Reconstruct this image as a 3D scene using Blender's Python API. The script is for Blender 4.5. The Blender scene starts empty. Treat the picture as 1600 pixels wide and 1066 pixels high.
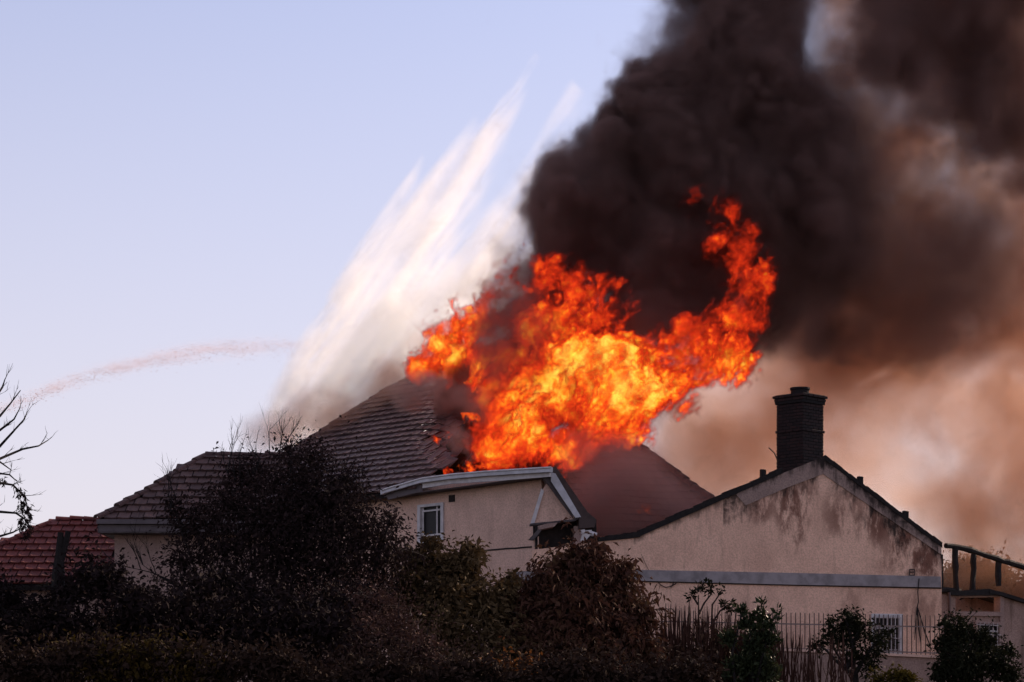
import bpy, bmesh, math, random
import numpy as np
from mathutils import Vector, Matrix

SC = bpy.context.scene
COL = SC.collection
R = math.radians
random.seed(7)

# ------------------------------------------------------------------ camera
F = 3500.0                      # focal length in photograph pixels (1600 wide)
EYE = 1.6                       # eye height of the photographer
HOR = 1130.0                    # photograph row of the horizon, below the frame
cam_data = bpy.data.cameras.new('camera')
cam = bpy.data.objects.new('camera', cam_data)
COL.objects.link(cam)
SC.camera = cam
cam.location = (0, 0, EYE)
cam.rotation_euler = (R(90), 0, 0)
cam_data.sensor_width = 36.0
cam_data.lens = 36.0 * F / 1600.0
cam_data.shift_y = (HOR - 533.0) / 1600.0
cam_data.clip_start = 0.5
cam_data.clip_end = 3000.0

# ------------------------------------------------------------------ sky and sun
SUN_EL, SUN_AZ = R(28), R(42)           # sun low behind the houses and their smoke
world = bpy.data.worlds.new('World')
SC.world = world
world.use_nodes = True
wn, wl = world.node_tree.nodes, world.node_tree.links
wn.clear()
sky = wn.new('ShaderNodeTexSky')
sky.sky_type = 'NISHITA'
sky.sun_disc = False
sky.sun_elevation = SUN_EL
sky.sun_rotation = SUN_AZ
sky.air_density = 1.0
sky.dust_density = 0.8
sky.ozone_density = 2.0
tint = wn.new('ShaderNodeMix'); tint.data_type = 'RGBA'; tint.blend_type = 'MULTIPLY'
tint.inputs[0].default_value = 1.0
tint.inputs[7].default_value = (0.96, 0.98, 1.24, 1)
bg = wn.new('ShaderNodeBackground')
bg.inputs['Strength'].default_value = 0.10
wo = wn.new('ShaderNodeOutputWorld')
# thin pale summer haze over the blue, thickest toward the horizon, the same all the way round
wtc = wn.new('ShaderNodeTexCoord'); wsep = wn.new('ShaderNodeSeparateXYZ'); wmr = wn.new('ShaderNodeMapRange')
wl.new(wtc.outputs['Generated'], wsep.inputs[0]); wl.new(wsep.outputs[2], wmr.inputs[0])
for k, x in enumerate((0.0, 0.36, 0.97, 0.30)): wmr.inputs[k + 1].default_value = x
hz = wn.new('ShaderNodeMix'); hz.data_type = 'RGBA'
wl.new(wmr.outputs[0], hz.inputs[0]); hz.inputs[7].default_value = (7.1, 6.35, 6.7, 1)
wl.new(sky.outputs[0], tint.inputs[6]); wl.new(tint.outputs[2], hz.inputs[6]); wl.new(hz.outputs[2], bg.inputs[0]); wl.new(bg.outputs[0], wo.inputs[0])

sun_data = bpy.data.lights.new('sun', 'SUN')
sun_data.energy = 4.8
sun_data.angle = R(0.6)
sun_data.color = (1.0, 0.76, 0.56)
sun = bpy.data.objects.new('sun', sun_data)
COL.objects.link(sun)
sdir = Vector((math.sin(SUN_AZ) * math.cos(SUN_EL), math.cos(SUN_AZ) * math.cos(SUN_EL), math.sin(SUN_EL)))
sun.rotation_euler = sdir.to_track_quat('Z', 'Y').to_euler()
sun.location = (30, 60, 40)

SC.view_settings.view_transform = 'Standard'
SC.view_settings.look = 'None'
SC.view_settings.exposure = 0.27
SC.view_settings.gamma = 1.0
SC.view_settings.use_curve_mapping = False
SC.cycles.volume_bounces = 8
SC.cycles.transparent_max_bounces = 96
SC.cycles.max_bounces = 10
SC.cycles.volume_step_rate = 1.0
SC.cycles.volume_max_steps = 512

# ------------------------------------------------------------------ helpers
def P(px, py, Y):
    """The place in the scene that the photograph shows at (px, py) when it lies Y metres away."""
    return Vector(((px - 800.0) * Y / F, Y, EYE + (HOR - py) * Y / F))

def lin(r, g, b):
    f = lambda c: c / 12.92 if c <= 0.04045 else ((c + 0.055) / 1.055) ** 2.4
    return (f(r / 255), f(g / 255), f(b / 255), 1.0)

def tag(o, label=None, cat=None, group=None, kind=None):
    if label: o['label'] = label
    if cat: o['category'] = cat
    if group: o['group'] = group
    if kind: o['kind'] = kind
    return o

def empty(name, loc):
    o = bpy.data.objects.new(name, None)
    o.empty_display_size = 0.2
    COL.objects.link(o)
    o.location = loc
    return o

def parent_to(o, p):
    """Parent a mesh whose vertices are in world coordinates and keep it where it is."""
    base = Vector((0, 0, 0))
    q = p
    while q is not None:
        base += q.location
        q = q.parent
    o.data.transform(Matrix.Translation(-base))
    o.parent = p
    return o

def link(name, me, mat, parent=None):
    o = bpy.data.objects.new(name, me)
    COL.objects.link(o)
    if mat: me.materials.append(mat)
    if parent is not None: parent_to(o, parent)
    return o

def smooth(a, b, x):
    t = np.clip((x - a) / (b - a), 0, 1)
    return t * t * (3 - 2 * t)

# ------------------------------------------------------------------ node helpers
class NT:
    def __init__(s, name):
        s.m = bpy.data.materials.new(name); s.m.use_nodes = True
        s.n, s.l = s.m.node_tree.nodes, s.m.node_tree.links
        s.n.clear()
        s.out = s.n.new('ShaderNodeOutputMaterial')
    def put(s, v, sock):
        if hasattr(v, 'is_output'): s.l.new(v, sock)
        else: sock.default_value = v
    def math(s, op, a, b=0.0, c=None, clamp=False):
        n = s.n.new('ShaderNodeMath'); n.operation = op; n.use_clamp = clamp
        s.put(a, n.inputs[0]); s.put(b, n.inputs[1])
        if c is not None: s.put(c, n.inputs[2])
        return n.outputs[0]
    def remap(s, v, a, b, c=0.0, d=1.0, soft=True):
        n = s.n.new('ShaderNodeMapRange'); n.interpolation_type = 'SMOOTHSTEP' if soft else 'LINEAR'
        s.put(v, n.inputs[0])
        for i, x in enumerate((a, b, c, d)): n.inputs[i + 1].default_value = x
        return n.outputs[0]
    def mix(s, f, a, b, blend='MIX'):
        n = s.n.new('ShaderNodeMix'); n.data_type = 'RGBA'; n.blend_type = blend
        s.put(f, n.inputs[0]); s.put(a, n.inputs[6]); s.put(b, n.inputs[7])
        return n.outputs[2]
    def pos(s):
        return s.n.new('ShaderNodeNewGeometry').outputs['Position']
    def xyz(s, v):
        n = s.n.new('ShaderNodeSeparateXYZ'); s.l.new(v, n.inputs[0]); return n.outputs
    def scale(s, v, k):
        n = s.n.new('ShaderNodeVectorMath'); n.operation = 'MULTIPLY'; s.put(v, n.inputs[0]); n.inputs[1].default_value = k
        return n.outputs[0]
    def noise(s, v, sc, detail=4, rough=0.55, dist=0.0):
        n = s.n.new('ShaderNodeTexNoise'); n.inputs['Scale'].default_value = sc; n.inputs['Detail'].default_value = detail
        n.inputs['Roughness'].default_value = rough; n.inputs['Distortion'].default_value = dist
        s.put(v, n.inputs['Vector'])
        return n.outputs[0]
    def ramp(s, v, stops):
        n = s.n.new('ShaderNodeValToRGB'); e = n.color_ramp.elements
        while len(e) < len(stops): e.new(0.5)
        for k, (p, c) in enumerate(stops): e[k].position = p; e[k].color = c if len(c) == 4 else (*c, 1)
        s.put(v, n.inputs[0])
        return n.outputs[0]
    def bump(s, h, strength=0.3, dist=0.02):
        n = s.n.new('ShaderNodeBump'); n.inputs['Strength'].default_value = strength; n.inputs['Distance'].default_value = dist
        s.l.new(h, n.inputs['Height']); return n.outputs[0]
    def principled(s, color, rough=0.8, normal=None, spec=0.3, metal=0.0):
        n = s.n.new('ShaderNodeBsdfPrincipled')
        s.put(color, n.inputs['Base Color']); s.put(rough, n.inputs['Roughness'])
        n.inputs['Specular IOR Level'].default_value = spec; n.inputs['Metallic'].default_value = metal
        if normal is not None: s.l.new(normal, n.inputs['Normal'])
        s.l.new(n.outputs[0], s.out.inputs['Surface'])
        return s.m

# ------------------------------------------------------------------ volumes: smoke, flame and spray as real density grids
class Grid:
    """A box of voxels in world space; the density is worked out here and handed to a Volume Cube."""
    def __init__(s, lo, hi, h):
        s.lo = np.array(lo, float)
        s.n = tuple(int(math.ceil((hi[k] - lo[k]) / h)) + 1 for k in range(3))
        s.h = h
        s.hi = s.lo + h * (np.array(s.n) - 1)
        ax = [s.lo[k] + h * np.arange(s.n[k]) for k in range(3)]
        s.x, s.y, s.z = ax[0][:, None, None], ax[1][None, :, None], ax[2][None, None, :]
    def sdf(s, blobs, k=0.0, squash=1.0, reach=1.4):
        """Union of spheres (centre, radius): signed distance, cut off at REACH outside."""
        d = np.full(s.n, reach, np.float32)
        for c, r in blobs:
            a = np.maximum(np.floor((np.array(c) - r - reach - s.lo) / s.h).astype(int), 0)
            b = np.minimum(np.ceil((np.array(c) + r + reach - s.lo) / s.h).astype(int) + 1, s.n)
            if (b <= a).any(): continue
            q = np.sqrt((s.x[a[0]:b[0]] - c[0]) ** 2 + ((s.y[:, a[1]:b[1]] - c[1]) / squash) ** 2 + (s.z[:, :, a[2]:b[2]] - c[2]) ** 2) - r
            v = d[a[0]:b[0], a[1]:b[1], a[2]:b[2]]
            if k > 0:
                hh = np.maximum(k - np.abs(v - q), 0) / k
                np.subtract(np.minimum(v, q), hh * hh * k * 0.25, out=v, casting='unsafe')
            else:
                np.minimum(v, q, out=v, casting='unsafe')
        return d
    def noise1(s, cell, rng):
        """One octave of smooth noise, lattice cells of CELL metres (one number per axis), about N(0, 1)."""
        ms, ws = [], []
        for k in range(3):
            c = max(cell[k] / s.h, 1.0)
            u = np.arange(s.n[k]) / c
            i = np.floor(u).astype(int); f = u - i
            m = int(i[-1]) + 4
            w = np.zeros((s.n[k], m), np.float32)
            r = np.arange(s.n[k])
            w[r, i] = (-f + 2 * f ** 2 - f ** 3) / 2; w[r, i + 1] = (2 - 5 * f ** 2 + 3 * f ** 3) / 2
            w[r, i + 2] = (f + 4 * f ** 2 - 3 * f ** 3) / 2; w[r, i + 3] = (-f ** 2 + f ** 3) / 2
            ms.append(m); ws.append(w)
        a = rng.standard_normal(ms).astype(np.float32)
        a = np.tensordot(ws[0], a, (1, 0))
        a = np.tensordot(a, ws[1], (1, 1)).transpose(0, 2, 1)
        a = np.tensordot(a, ws[2], (2, 1))
        return a / a.std()
    def fbm(s, cell, octaves, seed, gain=0.5, mode=None, lac=2.0):
        rng = np.random.default_rng(seed)
        cell = np.array(cell if hasattr(cell, '__len__') else (cell,) * 3, float)
        out, amp, tot = 0, 1.0, 0.0
        for _ in range(octaves):
            v = s.noise1(cell, rng)
            if mode == 'billow': v = np.abs(v) * 1.25 - 1.0
            elif mode == 'ridge': v = 1.0 - np.abs(v) * 1.25
            out = out + v * amp
            tot += amp * amp
            amp *= gain; cell = cell / lac
        return out / math.sqrt(tot)
    def sample(s, a, dx, dy, dz):
        """Array A looked up at each voxel moved by (dx, dy, dz) metres."""
        idx = []
        for k, dd in enumerate((dx, dy, dz)):
            shp = [1, 1, 1]; shp[k] = s.n[k]
            u = np.clip(np.arange(s.n[k], dtype=np.float32).reshape(shp) + dd / s.h, 0, s.n[k] - 1.001)
            i = u.astype(np.int32); idx.append((i, (u - i).astype(np.float32)))
        (i, fi), (j, fj), (k, fk) = idx
        out = 0
        for di in (0, 1):
            for dj in (0, 1):
                for dk in (0, 1):
                    w = (fi if di else 1 - fi) * (fj if dj else 1 - fj) * (fk if dk else 1 - fk)
                    out = out + w * a[i + di, j + dj, k + dk]
        return out

def gn_volume(name, lo, hi, n, mat, threshold=None, voxel=None):
    t = bpy.data.node_groups.new(name, 'GeometryNodeTree')
    t.interface.new_socket(name='Geometry', in_out='INPUT', socket_type='NodeSocketGeometry')
    t.interface.new_socket(name='Geometry', in_out='OUTPUT', socket_type='NodeSocketGeometry')
    N, L = t.nodes, t.links
    gi, go = N.new('NodeGroupInput'), N.new('NodeGroupOutput')
    vc = N.new('GeometryNodeVolumeCube')
    vc.inputs['Min'].default_value = lo; vc.inputs['Max'].default_value = hi
    for k, q in enumerate(('Resolution X', 'Resolution Y', 'Resolution Z')): vc.inputs[q].default_value = n[k]
    def vm(op, a, b=None):
        m = N.new('ShaderNodeVectorMath'); m.operation = op
        L.new(a, m.inputs[0])
        if b is not None: m.inputs[1].default_value = b
        return m
    pos = N.new('GeometryNodeInputPosition')
    v = vm('SUBTRACT', pos.outputs[0], lo)
    v = vm('MULTIPLY', v.outputs[0], [(n[k] - 1) / (hi[k] - lo[k]) for k in range(3)])
    v = vm('ADD', v.outputs[0], (.5, .5, .5)); v = vm('FLOOR', v.outputs[0])
    v = vm('DOT_PRODUCT', v.outputs[0], (n[1] * n[2], n[2], 1))
    si = N.new('GeometryNodeSampleIndex'); si.data_type = 'FLOAT'; si.domain = 'POINT'
    at = N.new('GeometryNodeInputNamedAttribute'); at.data_type = 'FLOAT'; at.inputs[0].default_value = 'voxel'
    L.new(gi.outputs[0], si.inputs['Geometry']); L.new(at.outputs[0], si.inputs['Value']); L.new(v.outputs['Value'], si.inputs['Index'])
    L.new(si.outputs[0], vc.inputs['Density'])
    if threshold is None:
        sm = N.new('GeometryNodeSetMaterial'); sm.inputs['Material'].default_value = mat
        L.new(vc.outputs[0], sm.inputs[0]); L.new(sm.outputs[0], go.inputs[0])
    else:
        vm_ = N.new('GeometryNodeVolumeToMesh')
        vm_.inputs['Threshold'].default_value = threshold
        vm_.inputs['Adaptivity'].default_value = 0.2
        L.new(vc.outputs[0], vm_.inputs['Volume']); L.new(vm_.outputs[0], go.inputs[0])
    return t

def voxels(name, lo, hi, d, mat, threshold=None):
    me = bpy.data.meshes.new(name)
    me.vertices.add(d.size)
    a = me.attributes.new('voxel', 'FLOAT', 'POINT')
    a.data.foreach_set('value', np.ascontiguousarray(d, np.float32).ravel())
    o = bpy.data.objects.new(name, me)
    COL.objects.link(o)
    if mat: me.materials.append(mat)
    m = o.modifiers.new('grid', 'NODES')
    m.node_group = gn_volume(name, tuple(float(v) for v in lo), tuple(float(v) for v in hi), d.shape, mat, threshold)
    return o

def skin_mesh(name, g, d, threshold, step=2):
    """The closed surface round everything denser than THRESHOLD."""
    d = d[::step, ::step, ::step]
    hi = g.lo + g.h * step * (np.array(d.shape) - 1)
    d = d.copy()
    d[0] = d[-1] = 0; d[:, 0] = d[:, -1] = 0; d[:, :, 0] = d[:, :, -1] = 0
    o = voxels(name, g.lo, hi, d, None, threshold)
    dg = bpy.context.evaluated_depsgraph_get()
    dg.update()
    me = bpy.data.meshes.new_from_object(o.evaluated_get(dg))
    old = o.data; ng = o.modifiers[0].node_group
    bpy.data.objects.remove(o); bpy.data.meshes.remove(old); bpy.data.node_groups.remove(ng)
    me.name = name
    return me

def cloud(name, part, g, d, vol_mat, skin_mat, threshold, label, cat=None, kind='stuff', step=2):
    """A body of smoke, flame or spray: its faint outer skin, and the density inside as a part."""
    c = Vector(g.lo * 0.5 + g.hi * 0.5); c.z = float(g.lo[2])
    me = skin_mesh(name, g, d, threshold, step)
    me.transform(Matrix.Translation(-c))
    for p in me.polygons: p.use_smooth = True
    o = bpy.data.objects.new(name, me); COL.objects.link(o); o.location = c
    me.materials.clear(); me.materials.append(skin_mat)
    cc = np.array(c)
    v = voxels(part, g.lo - cc, g.hi - cc, d, vol_mat)
    v.parent = o
    v['kind'] = 'stuff'
    tag(o, label, cat, kind=kind)
    return o

def skin_material(name, color, lo=0.0, hi=0.2, scale=1.5, edge=(0.45, 0.7)):
    s = NT(name)
    n = s.noise(s.pos(), scale, 5, 0.6)
    t = s.n.new('ShaderNodeBsdfTransparent')
    d = s.n.new('ShaderNodeBsdfDiffuse'); d.inputs[0].default_value = color
    m = s.n.new('ShaderNodeMixShader')
    s.put(s.remap(n, edge[0], edge[1], lo, hi), m.inputs[0])
    s.l.new(t.outputs[0], m.inputs[1]); s.l.new(d.outputs[0], m.inputs[2]); s.l.new(m.outputs[0], s.out.inputs['Surface'])
    return s.m

def smoke_material(name, density, scatter, absorb, aniso=0.0, noise=None):
    """scatter, absorb: coefficients per unit of density, one per colour."""
    s = NT(name)
    at = s.n.new('ShaderNodeAttribute'); at.attribute_name = 'density'
    d = at.outputs['Fac']
    if noise:
        d = s.math('MULTIPLY', d, s.remap(s.noise(s.pos(), noise[0], 3, 0.6), 0.3, 0.7, noise[1], noise[2]))
    d = s.math('MULTIPLY', d, density)
    out = None
    for kind, col in (('ShaderNodeVolumeScatter', scatter), ('ShaderNodeVolumeAbsorption', absorb)):
        n = s.n.new(kind)
        if kind.endswith('Absorption'):       # the node's colour is what passes: 1 - colour is what is taken away
            k = max(col); n.inputs['Color'].default_value = (*[1 - c / k for c in col], 1)
        else:
            k = max(col); n.inputs['Color'].default_value = (*[c / k for c in col], 1)
            n.inputs['Anisotropy'].default_value = aniso
        s.l.new(s.math('MULTIPLY', d, k), n.inputs['Density'])
        if out is None: out = n
        else:
            a = s.n.new('ShaderNodeAddShader'); s.l.new(out.outputs[0], a.inputs[0]); s.l.new(n.outputs[0], a.inputs[1]); out = a
    s.l.new(out.outputs[0], s.out.inputs['Volume'])
    s.m.cycles.volume_step_rate = 1.7
    return s.m
# ------------------------------------------------------------------ the fire and its smoke
def ball(px, py, r, Y):
    return (P(px, py, Y), r * Y / F)

# -- dark smoke rolling out of the burning roof
PLUME = [(850, 338, 36, 58), (878, 300, 50, 58), (930, 322, 76, 59), (965, 238, 42, 59.5), (1022, 262, 95, 60), (1008, 170, 36, 60),
         (1036, 122, 44, 60.5), (1078, 115, 55, 61), (1135, 60, 50, 61), (1150, 10, 70, 61.5), (1105, 185, 125, 61), (1200, 120, 140, 61.5),
         (1235, 40, 100, 61.5), (1050, 360, 105, 60), (940, 385, 62, 59.5), (1150, 330, 135, 60.5), (1270, 250, 135, 61), (1300, 150, 105, 61.5),
         (1265, 395, 95, 60.5), (1120, 455, 85, 60), (1000, 470, 60, 60), (1220, 450, 56, 60), (1190, -60, 120, 62), (1240, -150, 130, 62.5),
         (1130, -60, 70, 62), (1180, -230, 130, 63),
         (850, 415, 45, 58.8), (812, 440, 30, 59.2), (815, 500, 40, 59.6),
         (1000, 430, 55, 58.6), (960, 520, 38, 58.4), (1060, 500, 52, 58.6), (1000, 520, 45, 59), (1130, 520, 50, 59), (930, 560, 45, 59),
         (700, 608, 26, 59.5), (740, 600, 38, 59), (770, 628, 42, 58.8), (790, 660, 44, 58.8), (740, 665, 36, 59), (770, 715, 40, 59), (850, 560, 40, 59), (870, 480, 45, 59),
         (1380, 330, 80, 62), (1340, 405, 82, 62), (1390, 435, 60, 62.5), (1290, 440, 62, 61.5), (1400, 210, 66, 62.5), (1390, 130, 46, 62.5), (1330, 80, 40, 62.3), (1450, 230, 62, 63), (1480, 350, 85, 63), (1470, 450, 80, 63), (1545, 420, 75, 63.3), (1400, 120, 50, 62.8), (1430, 110, 50, 63), (1090, 430, 95, 60.5), (1050, 400, 90, 60.5), (1040, 460, 70, 60), (1130, 470, 70, 60.5), (1285, 10, 60, 61.8), (1300, 80, 62, 62), (1270, -80, 90, 62), (1332, 85, 55, 62.3), (1345, 40, 34, 62.6), (850, 450, 44, 59.6), (890, 470, 50, 59.6), (905, 505, 50, 59.6), (860, 525, 48, 59.6), (880, 640, 42, 59.6), (950, 620, 42, 59.6), (1030, 585, 26, 59.6), (830, 560, 40, 59.6), (1440, 400, 60, 63), (1430, 300, 55, 63), (1440, 480, 50, 63.5), (1400, 60, 30, 63), (1395, 100, 40, 63), (1440, 170, 45, 63), (1225, 495, 34, 61), (1460, 480, 50, 63), (1350, 455, 36, 62.5)]
# thinner second column passing out of the top of the frame
PLUME += [(938, 325, 78, 60), (905, 375, 62, 59.5), (950, 345, 80, 60.5), (870, 350, 50, 59), (1015, 310, 88, 61), (1000, 250, 60, 60.5), (1070, 140, 50, 61.5), (1110, 110, 70, 61.5), (1120, 40, 46, 62)]
PLUME2 = [(1470, 20, 66, 63.2), (1500, -60, 90, 63.2), (1560, 40, 70, 63.4), (1580, -40, 90, 63.4), (1450, 90, 40, 63), (1420, 30, 28, 63), (1610, 110, 66, 63.5), (1530, 110, 46, 63.3), (1470, 150, 40, 63.2), (1420, -120, 100, 63.3), (1350, -70, 60, 62.8), (1385, 60, 36, 62.8), (1540, 180, 60, 63.6), (1610, 190, 60, 63.6)]
g = Grid((-2.0, 54.0, 8.0), (15.6, 65.6, 24.6), 0.085)
sd = g.sdf([ball(*b) for b in PLUME], k=0.9)
n1, n2 = g.fbm(1.5, 5, 11, 0.58, 'billow'), g.fbm(2.5, 2, 12)
far = sd > 1.0
n3 = g.fbm(0.42, 3, 15, 0.6, 'billow')
sd = sd + 0.06 - 0.25 * np.clip(n1, -1.2, 1.7) - 0.10 * n2 - 0.05 * n3
sd[far] = 1
front = g.sdf([ball(*b) for b in ((806, 470, 46, 57.3), (800, 515, 52, 56.4), (796, 560, 50, 56.0), (788, 605, 44, 55.8), (772, 450, 26, 57.8), (760, 640, 36, 56.2), (1000, 505, 50, 57.6), (960, 545, 36, 57.6), (1050, 510, 46, 57.8), (930, 440, 36, 58.2), (800, 425, 36, 58), (822, 392, 40, 58.5), (778, 480, 34, 57.2))], k=0.5) - 0.22 - 0.26 * n1 - 0.10 * n3
veil = 0.17 * smooth(0.25, -0.75, front) * np.clip(0.9 + 0.5 * n2, 0.1, 1.9)
veil[front > 0.9] = 0
del front
right = smooth(6.4, 10.6, g.x)
sd = sd - right * (0.45 * n2 + 0.35 * n1)
sd[far] = 1                    # the plume loosens as it drifts off
d_plume = smooth(0.08, -0.38 - 1.0 * right, sd) * np.clip(0.95 + 0.3 * n2, 0.65, 1.7) * (1 - .90 * right)
d_plume = np.maximum(d_plume, veil)
halo = 0.085 * smooth(0.50, -0.05, sd + 0.22 * n3 + 0.12 * n2)      # thin wisps round the thick smoke
halo[far] = 0
d_plume = np.maximum(d_plume, halo)
del halo
del veil
sd = g.sdf([ball(*b) for b in PLUME2], k=0.9)
far = sd > 1.0
sd = sd - 0.8 - 0.40 * n1 - 0.35 * n2
sd[far] = 1
d_plume = np.maximum(d_plume, 0.30 * smooth(0.2, -1.4, sd) * np.clip(0.9 + 0.5 * n1, 0.1, 1.9))
del n1, n2, n3, far
del sd
m_dark = smoke_material('dark_smoke', 4.2, (0.30, 0.185, 0.160), (0.70, 0.815, 0.84), 0.15)
m_skin = skin_material('thin_smoke', (0.10, 0.075, 0.07, 1), 0.0, 0.10)
cloud('smoke_plume', 'smoke_body', g, d_plume, m_dark, m_skin, 0.45,
      'black smoke rolling up from the burning roof in thick billows')

# -- brown smoke drifting behind the houses
BROWN = [(1430, 160, 110, 70, 1.3), (1500, -20, 150, 70, 2.6), (1600, 60, 140, 70, 2.8), (1560, 330, 120, 70, .8), (1400, 400, 140, 69, 1.5), (1280, 480, 100, 68, 1.6),
         (1500, 470, 90, 68, 1.6), (1640, 480, 120, 70, 1.3), (1650, 250, 110, 70, 1.2), (1330, 560, 120, 70, .8), (1180, 610, 110, 70, 1.2), (1260, 560, 70, 69, 1.3), (1060, 660, 110, 70, .75),
         (1480, 640, 150, 71, .6), (1640, 680, 130, 70, 1.0), (1250, 720, 120, 71, .6), (1420, 790, 120, 72, .12), (1440, 750, 60, 71, .1), (1560, 220, 100, 70, 1.1), (1630, 200, 90, 70, 1.4), (1400, 60, 90, 70, 1.2), (1360, 20, 70, 70, .5), (1500, 900, 110, 70, .6), (1620, 950, 130, 70, .9), (1540, 130, 60, 70, .6), (1340, 770, 60, 71, .2), (1590, 840, 110, 70, 1.3), (1130, 760, 110, 71, .6),
         (1000, 720, 70, 70, .6), (1300, 850, 130, 72, .5), (1480, -160, 180, 71, 1.3), (1700, 350, 150, 71, 1.2), (1720, 600, 150, 71, 1.0), (1720, 800, 150, 71, 1.0),
         (1700, 60, 150, 71, 2.4), (1640, -160, 160, 71, 2.2), (1450, 560, 120, 70, .9), (1330, 640, 120, 71, .7), (1560, 740, 120, 71, .7)]
g = Grid((2.0, 66.4, 1.0), (21.0, 73.2, 27.0), 0.135)
num = np.zeros(g.n, np.float32); den = np.zeros(g.n, np.float32) + 1e-4
for px, py, r, Y, w in BROWN:
    c, rr = ball(px, py, r, Y)
    w *= 3.4 if py < 540 else 2.3
    q = np.exp(-(((g.x - c[0]) ** 2 + ((g.y - c[1]) / 0.5) ** 2 + (g.z - c[2]) ** 2) / (rr * rr)).astype(np.float32) * 1.1)
    num += q * w; den += q
cover = smooth(0.12, 0.55, den)
f1 = g.fbm((2.4, 2.4, 2.0), 6, 21, 0.64)
f2 = g.fbm(4.5, 3, 22)
wx, wz = g.fbm(1.8, 4, 23), g.fbm(1.8, 4, 24)
f1 = g.sample(f1, 0.65 * wx, 0.2 * wz, 0.65 * wz)
d_brown = cover * (num / den) * np.clip(0.92 + 0.50 * f1 + 0.24 * f2, 0.12, 2.8)
m_brown = smoke_material('brown_smoke', 0.32, (0.55, 0.41, 0.32), (0.20, 0.37, 0.48), 0.45)
m_bskin = skin_material('thin_brown_smoke', (0.3, 0.2, 0.15, 1), 0.0, 0.05)
cloud('smoke_bank', 'smoke_body', g, d_brown, m_brown, m_bskin, 0.25,
      'brown smoke hanging behind the brick chimney and gable', step=3)

# -- flames
FLAME = [  # px, py, radius, distance, heat
    (655, 580, 12, 58.6, 1), (672, 572, 22, 58.6, 1.15), (690, 548, 33, 58.5, 1.25), (715, 532, 38, 58.4, 1.3), (740, 510, 30, 58.3, 1.25), (752, 492, 14, 58.3, 1), (702, 562, 32, 58.4, .95), (738, 560, 24, 58, .7), (745, 600, 10, 57, .6),
    (800, 690, 55, 56, .85), (765, 703, 24, 56, .8), (850, 682, 56, 55.8, .95), (830, 625, 55, 56.2, 1), (862, 560, 55, 56.8, 1), (860, 500, 50, 57.2, .9), (838, 445, 40, 57.4, .72),
    (862, 425, 30, 57.4, .66), (905, 455, 42, 57.4, .7), (948, 475, 36, 57.4, .62), (985, 465, 22, 57.5, .5), (905, 600, 76, 56.4, 1.1), (962, 605, 70, 56.4, 1.1), (945, 648, 56, 56.2, .95), (1005, 592, 54, 56.5, 1.02),
    (1052, 580, 52, 56.6, .98), (1100, 566, 44, 56.7, 1.0), (1142, 555, 33, 56.8, .95), (1156, 535, 24, 56.9, .85), (785, 555, 40, 57.6, .55), (802, 500, 42, 57.8, .5), (788, 620, 38, 57.2, .6), (780, 460, 24, 58, .45), (895, 682, 36, 56, .8), (925, 668, 30, 56, .75), (880, 708, 18, 55.6, .72), (800, 715, 20, 55.6, .75), (960, 662, 26, 56, .7),  # dimmest of these paint red firelight into the veil of dark smoke
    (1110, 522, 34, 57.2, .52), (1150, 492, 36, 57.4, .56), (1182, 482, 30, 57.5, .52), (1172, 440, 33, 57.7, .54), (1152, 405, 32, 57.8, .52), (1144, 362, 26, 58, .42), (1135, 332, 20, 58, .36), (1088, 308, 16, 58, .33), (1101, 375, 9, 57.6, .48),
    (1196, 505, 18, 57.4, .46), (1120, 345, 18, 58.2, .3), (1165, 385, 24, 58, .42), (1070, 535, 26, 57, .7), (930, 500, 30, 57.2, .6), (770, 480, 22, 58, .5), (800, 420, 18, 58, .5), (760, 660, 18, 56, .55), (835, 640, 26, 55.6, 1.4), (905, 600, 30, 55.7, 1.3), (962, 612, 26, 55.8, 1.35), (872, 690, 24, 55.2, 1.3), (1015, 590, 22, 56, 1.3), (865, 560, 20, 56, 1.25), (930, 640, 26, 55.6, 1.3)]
g = Grid((-2.9, 54.3, 6.8), (6.9, 59.8, 16.0), 0.045)
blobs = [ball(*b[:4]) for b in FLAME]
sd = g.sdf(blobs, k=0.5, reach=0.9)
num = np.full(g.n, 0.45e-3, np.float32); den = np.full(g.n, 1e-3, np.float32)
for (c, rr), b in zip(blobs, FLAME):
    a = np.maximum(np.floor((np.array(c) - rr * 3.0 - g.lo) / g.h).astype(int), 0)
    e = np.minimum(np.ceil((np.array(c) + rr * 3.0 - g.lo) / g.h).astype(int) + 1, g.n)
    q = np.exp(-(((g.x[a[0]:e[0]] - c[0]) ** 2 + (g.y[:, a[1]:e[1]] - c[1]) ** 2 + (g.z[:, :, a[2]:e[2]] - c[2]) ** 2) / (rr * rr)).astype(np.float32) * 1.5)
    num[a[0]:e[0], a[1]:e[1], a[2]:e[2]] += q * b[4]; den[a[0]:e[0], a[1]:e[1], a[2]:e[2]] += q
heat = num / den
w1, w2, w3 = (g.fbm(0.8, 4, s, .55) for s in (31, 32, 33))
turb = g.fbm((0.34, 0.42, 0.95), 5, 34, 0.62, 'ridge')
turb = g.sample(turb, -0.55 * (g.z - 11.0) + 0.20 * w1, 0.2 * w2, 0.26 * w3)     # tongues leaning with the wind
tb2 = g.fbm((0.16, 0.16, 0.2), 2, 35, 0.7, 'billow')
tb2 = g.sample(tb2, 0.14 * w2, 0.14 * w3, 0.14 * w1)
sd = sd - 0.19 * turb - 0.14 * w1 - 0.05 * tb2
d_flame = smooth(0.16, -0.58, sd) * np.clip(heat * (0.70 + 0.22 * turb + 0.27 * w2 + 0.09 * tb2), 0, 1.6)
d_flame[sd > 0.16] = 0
del sd, num, den, w1, w2, w3, turb, tb2, heat
s = NT('flame')
at = s.n.new('ShaderNodeAttribute'); at.attribute_name = 'density'
v = at.outputs['Fac']
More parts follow.
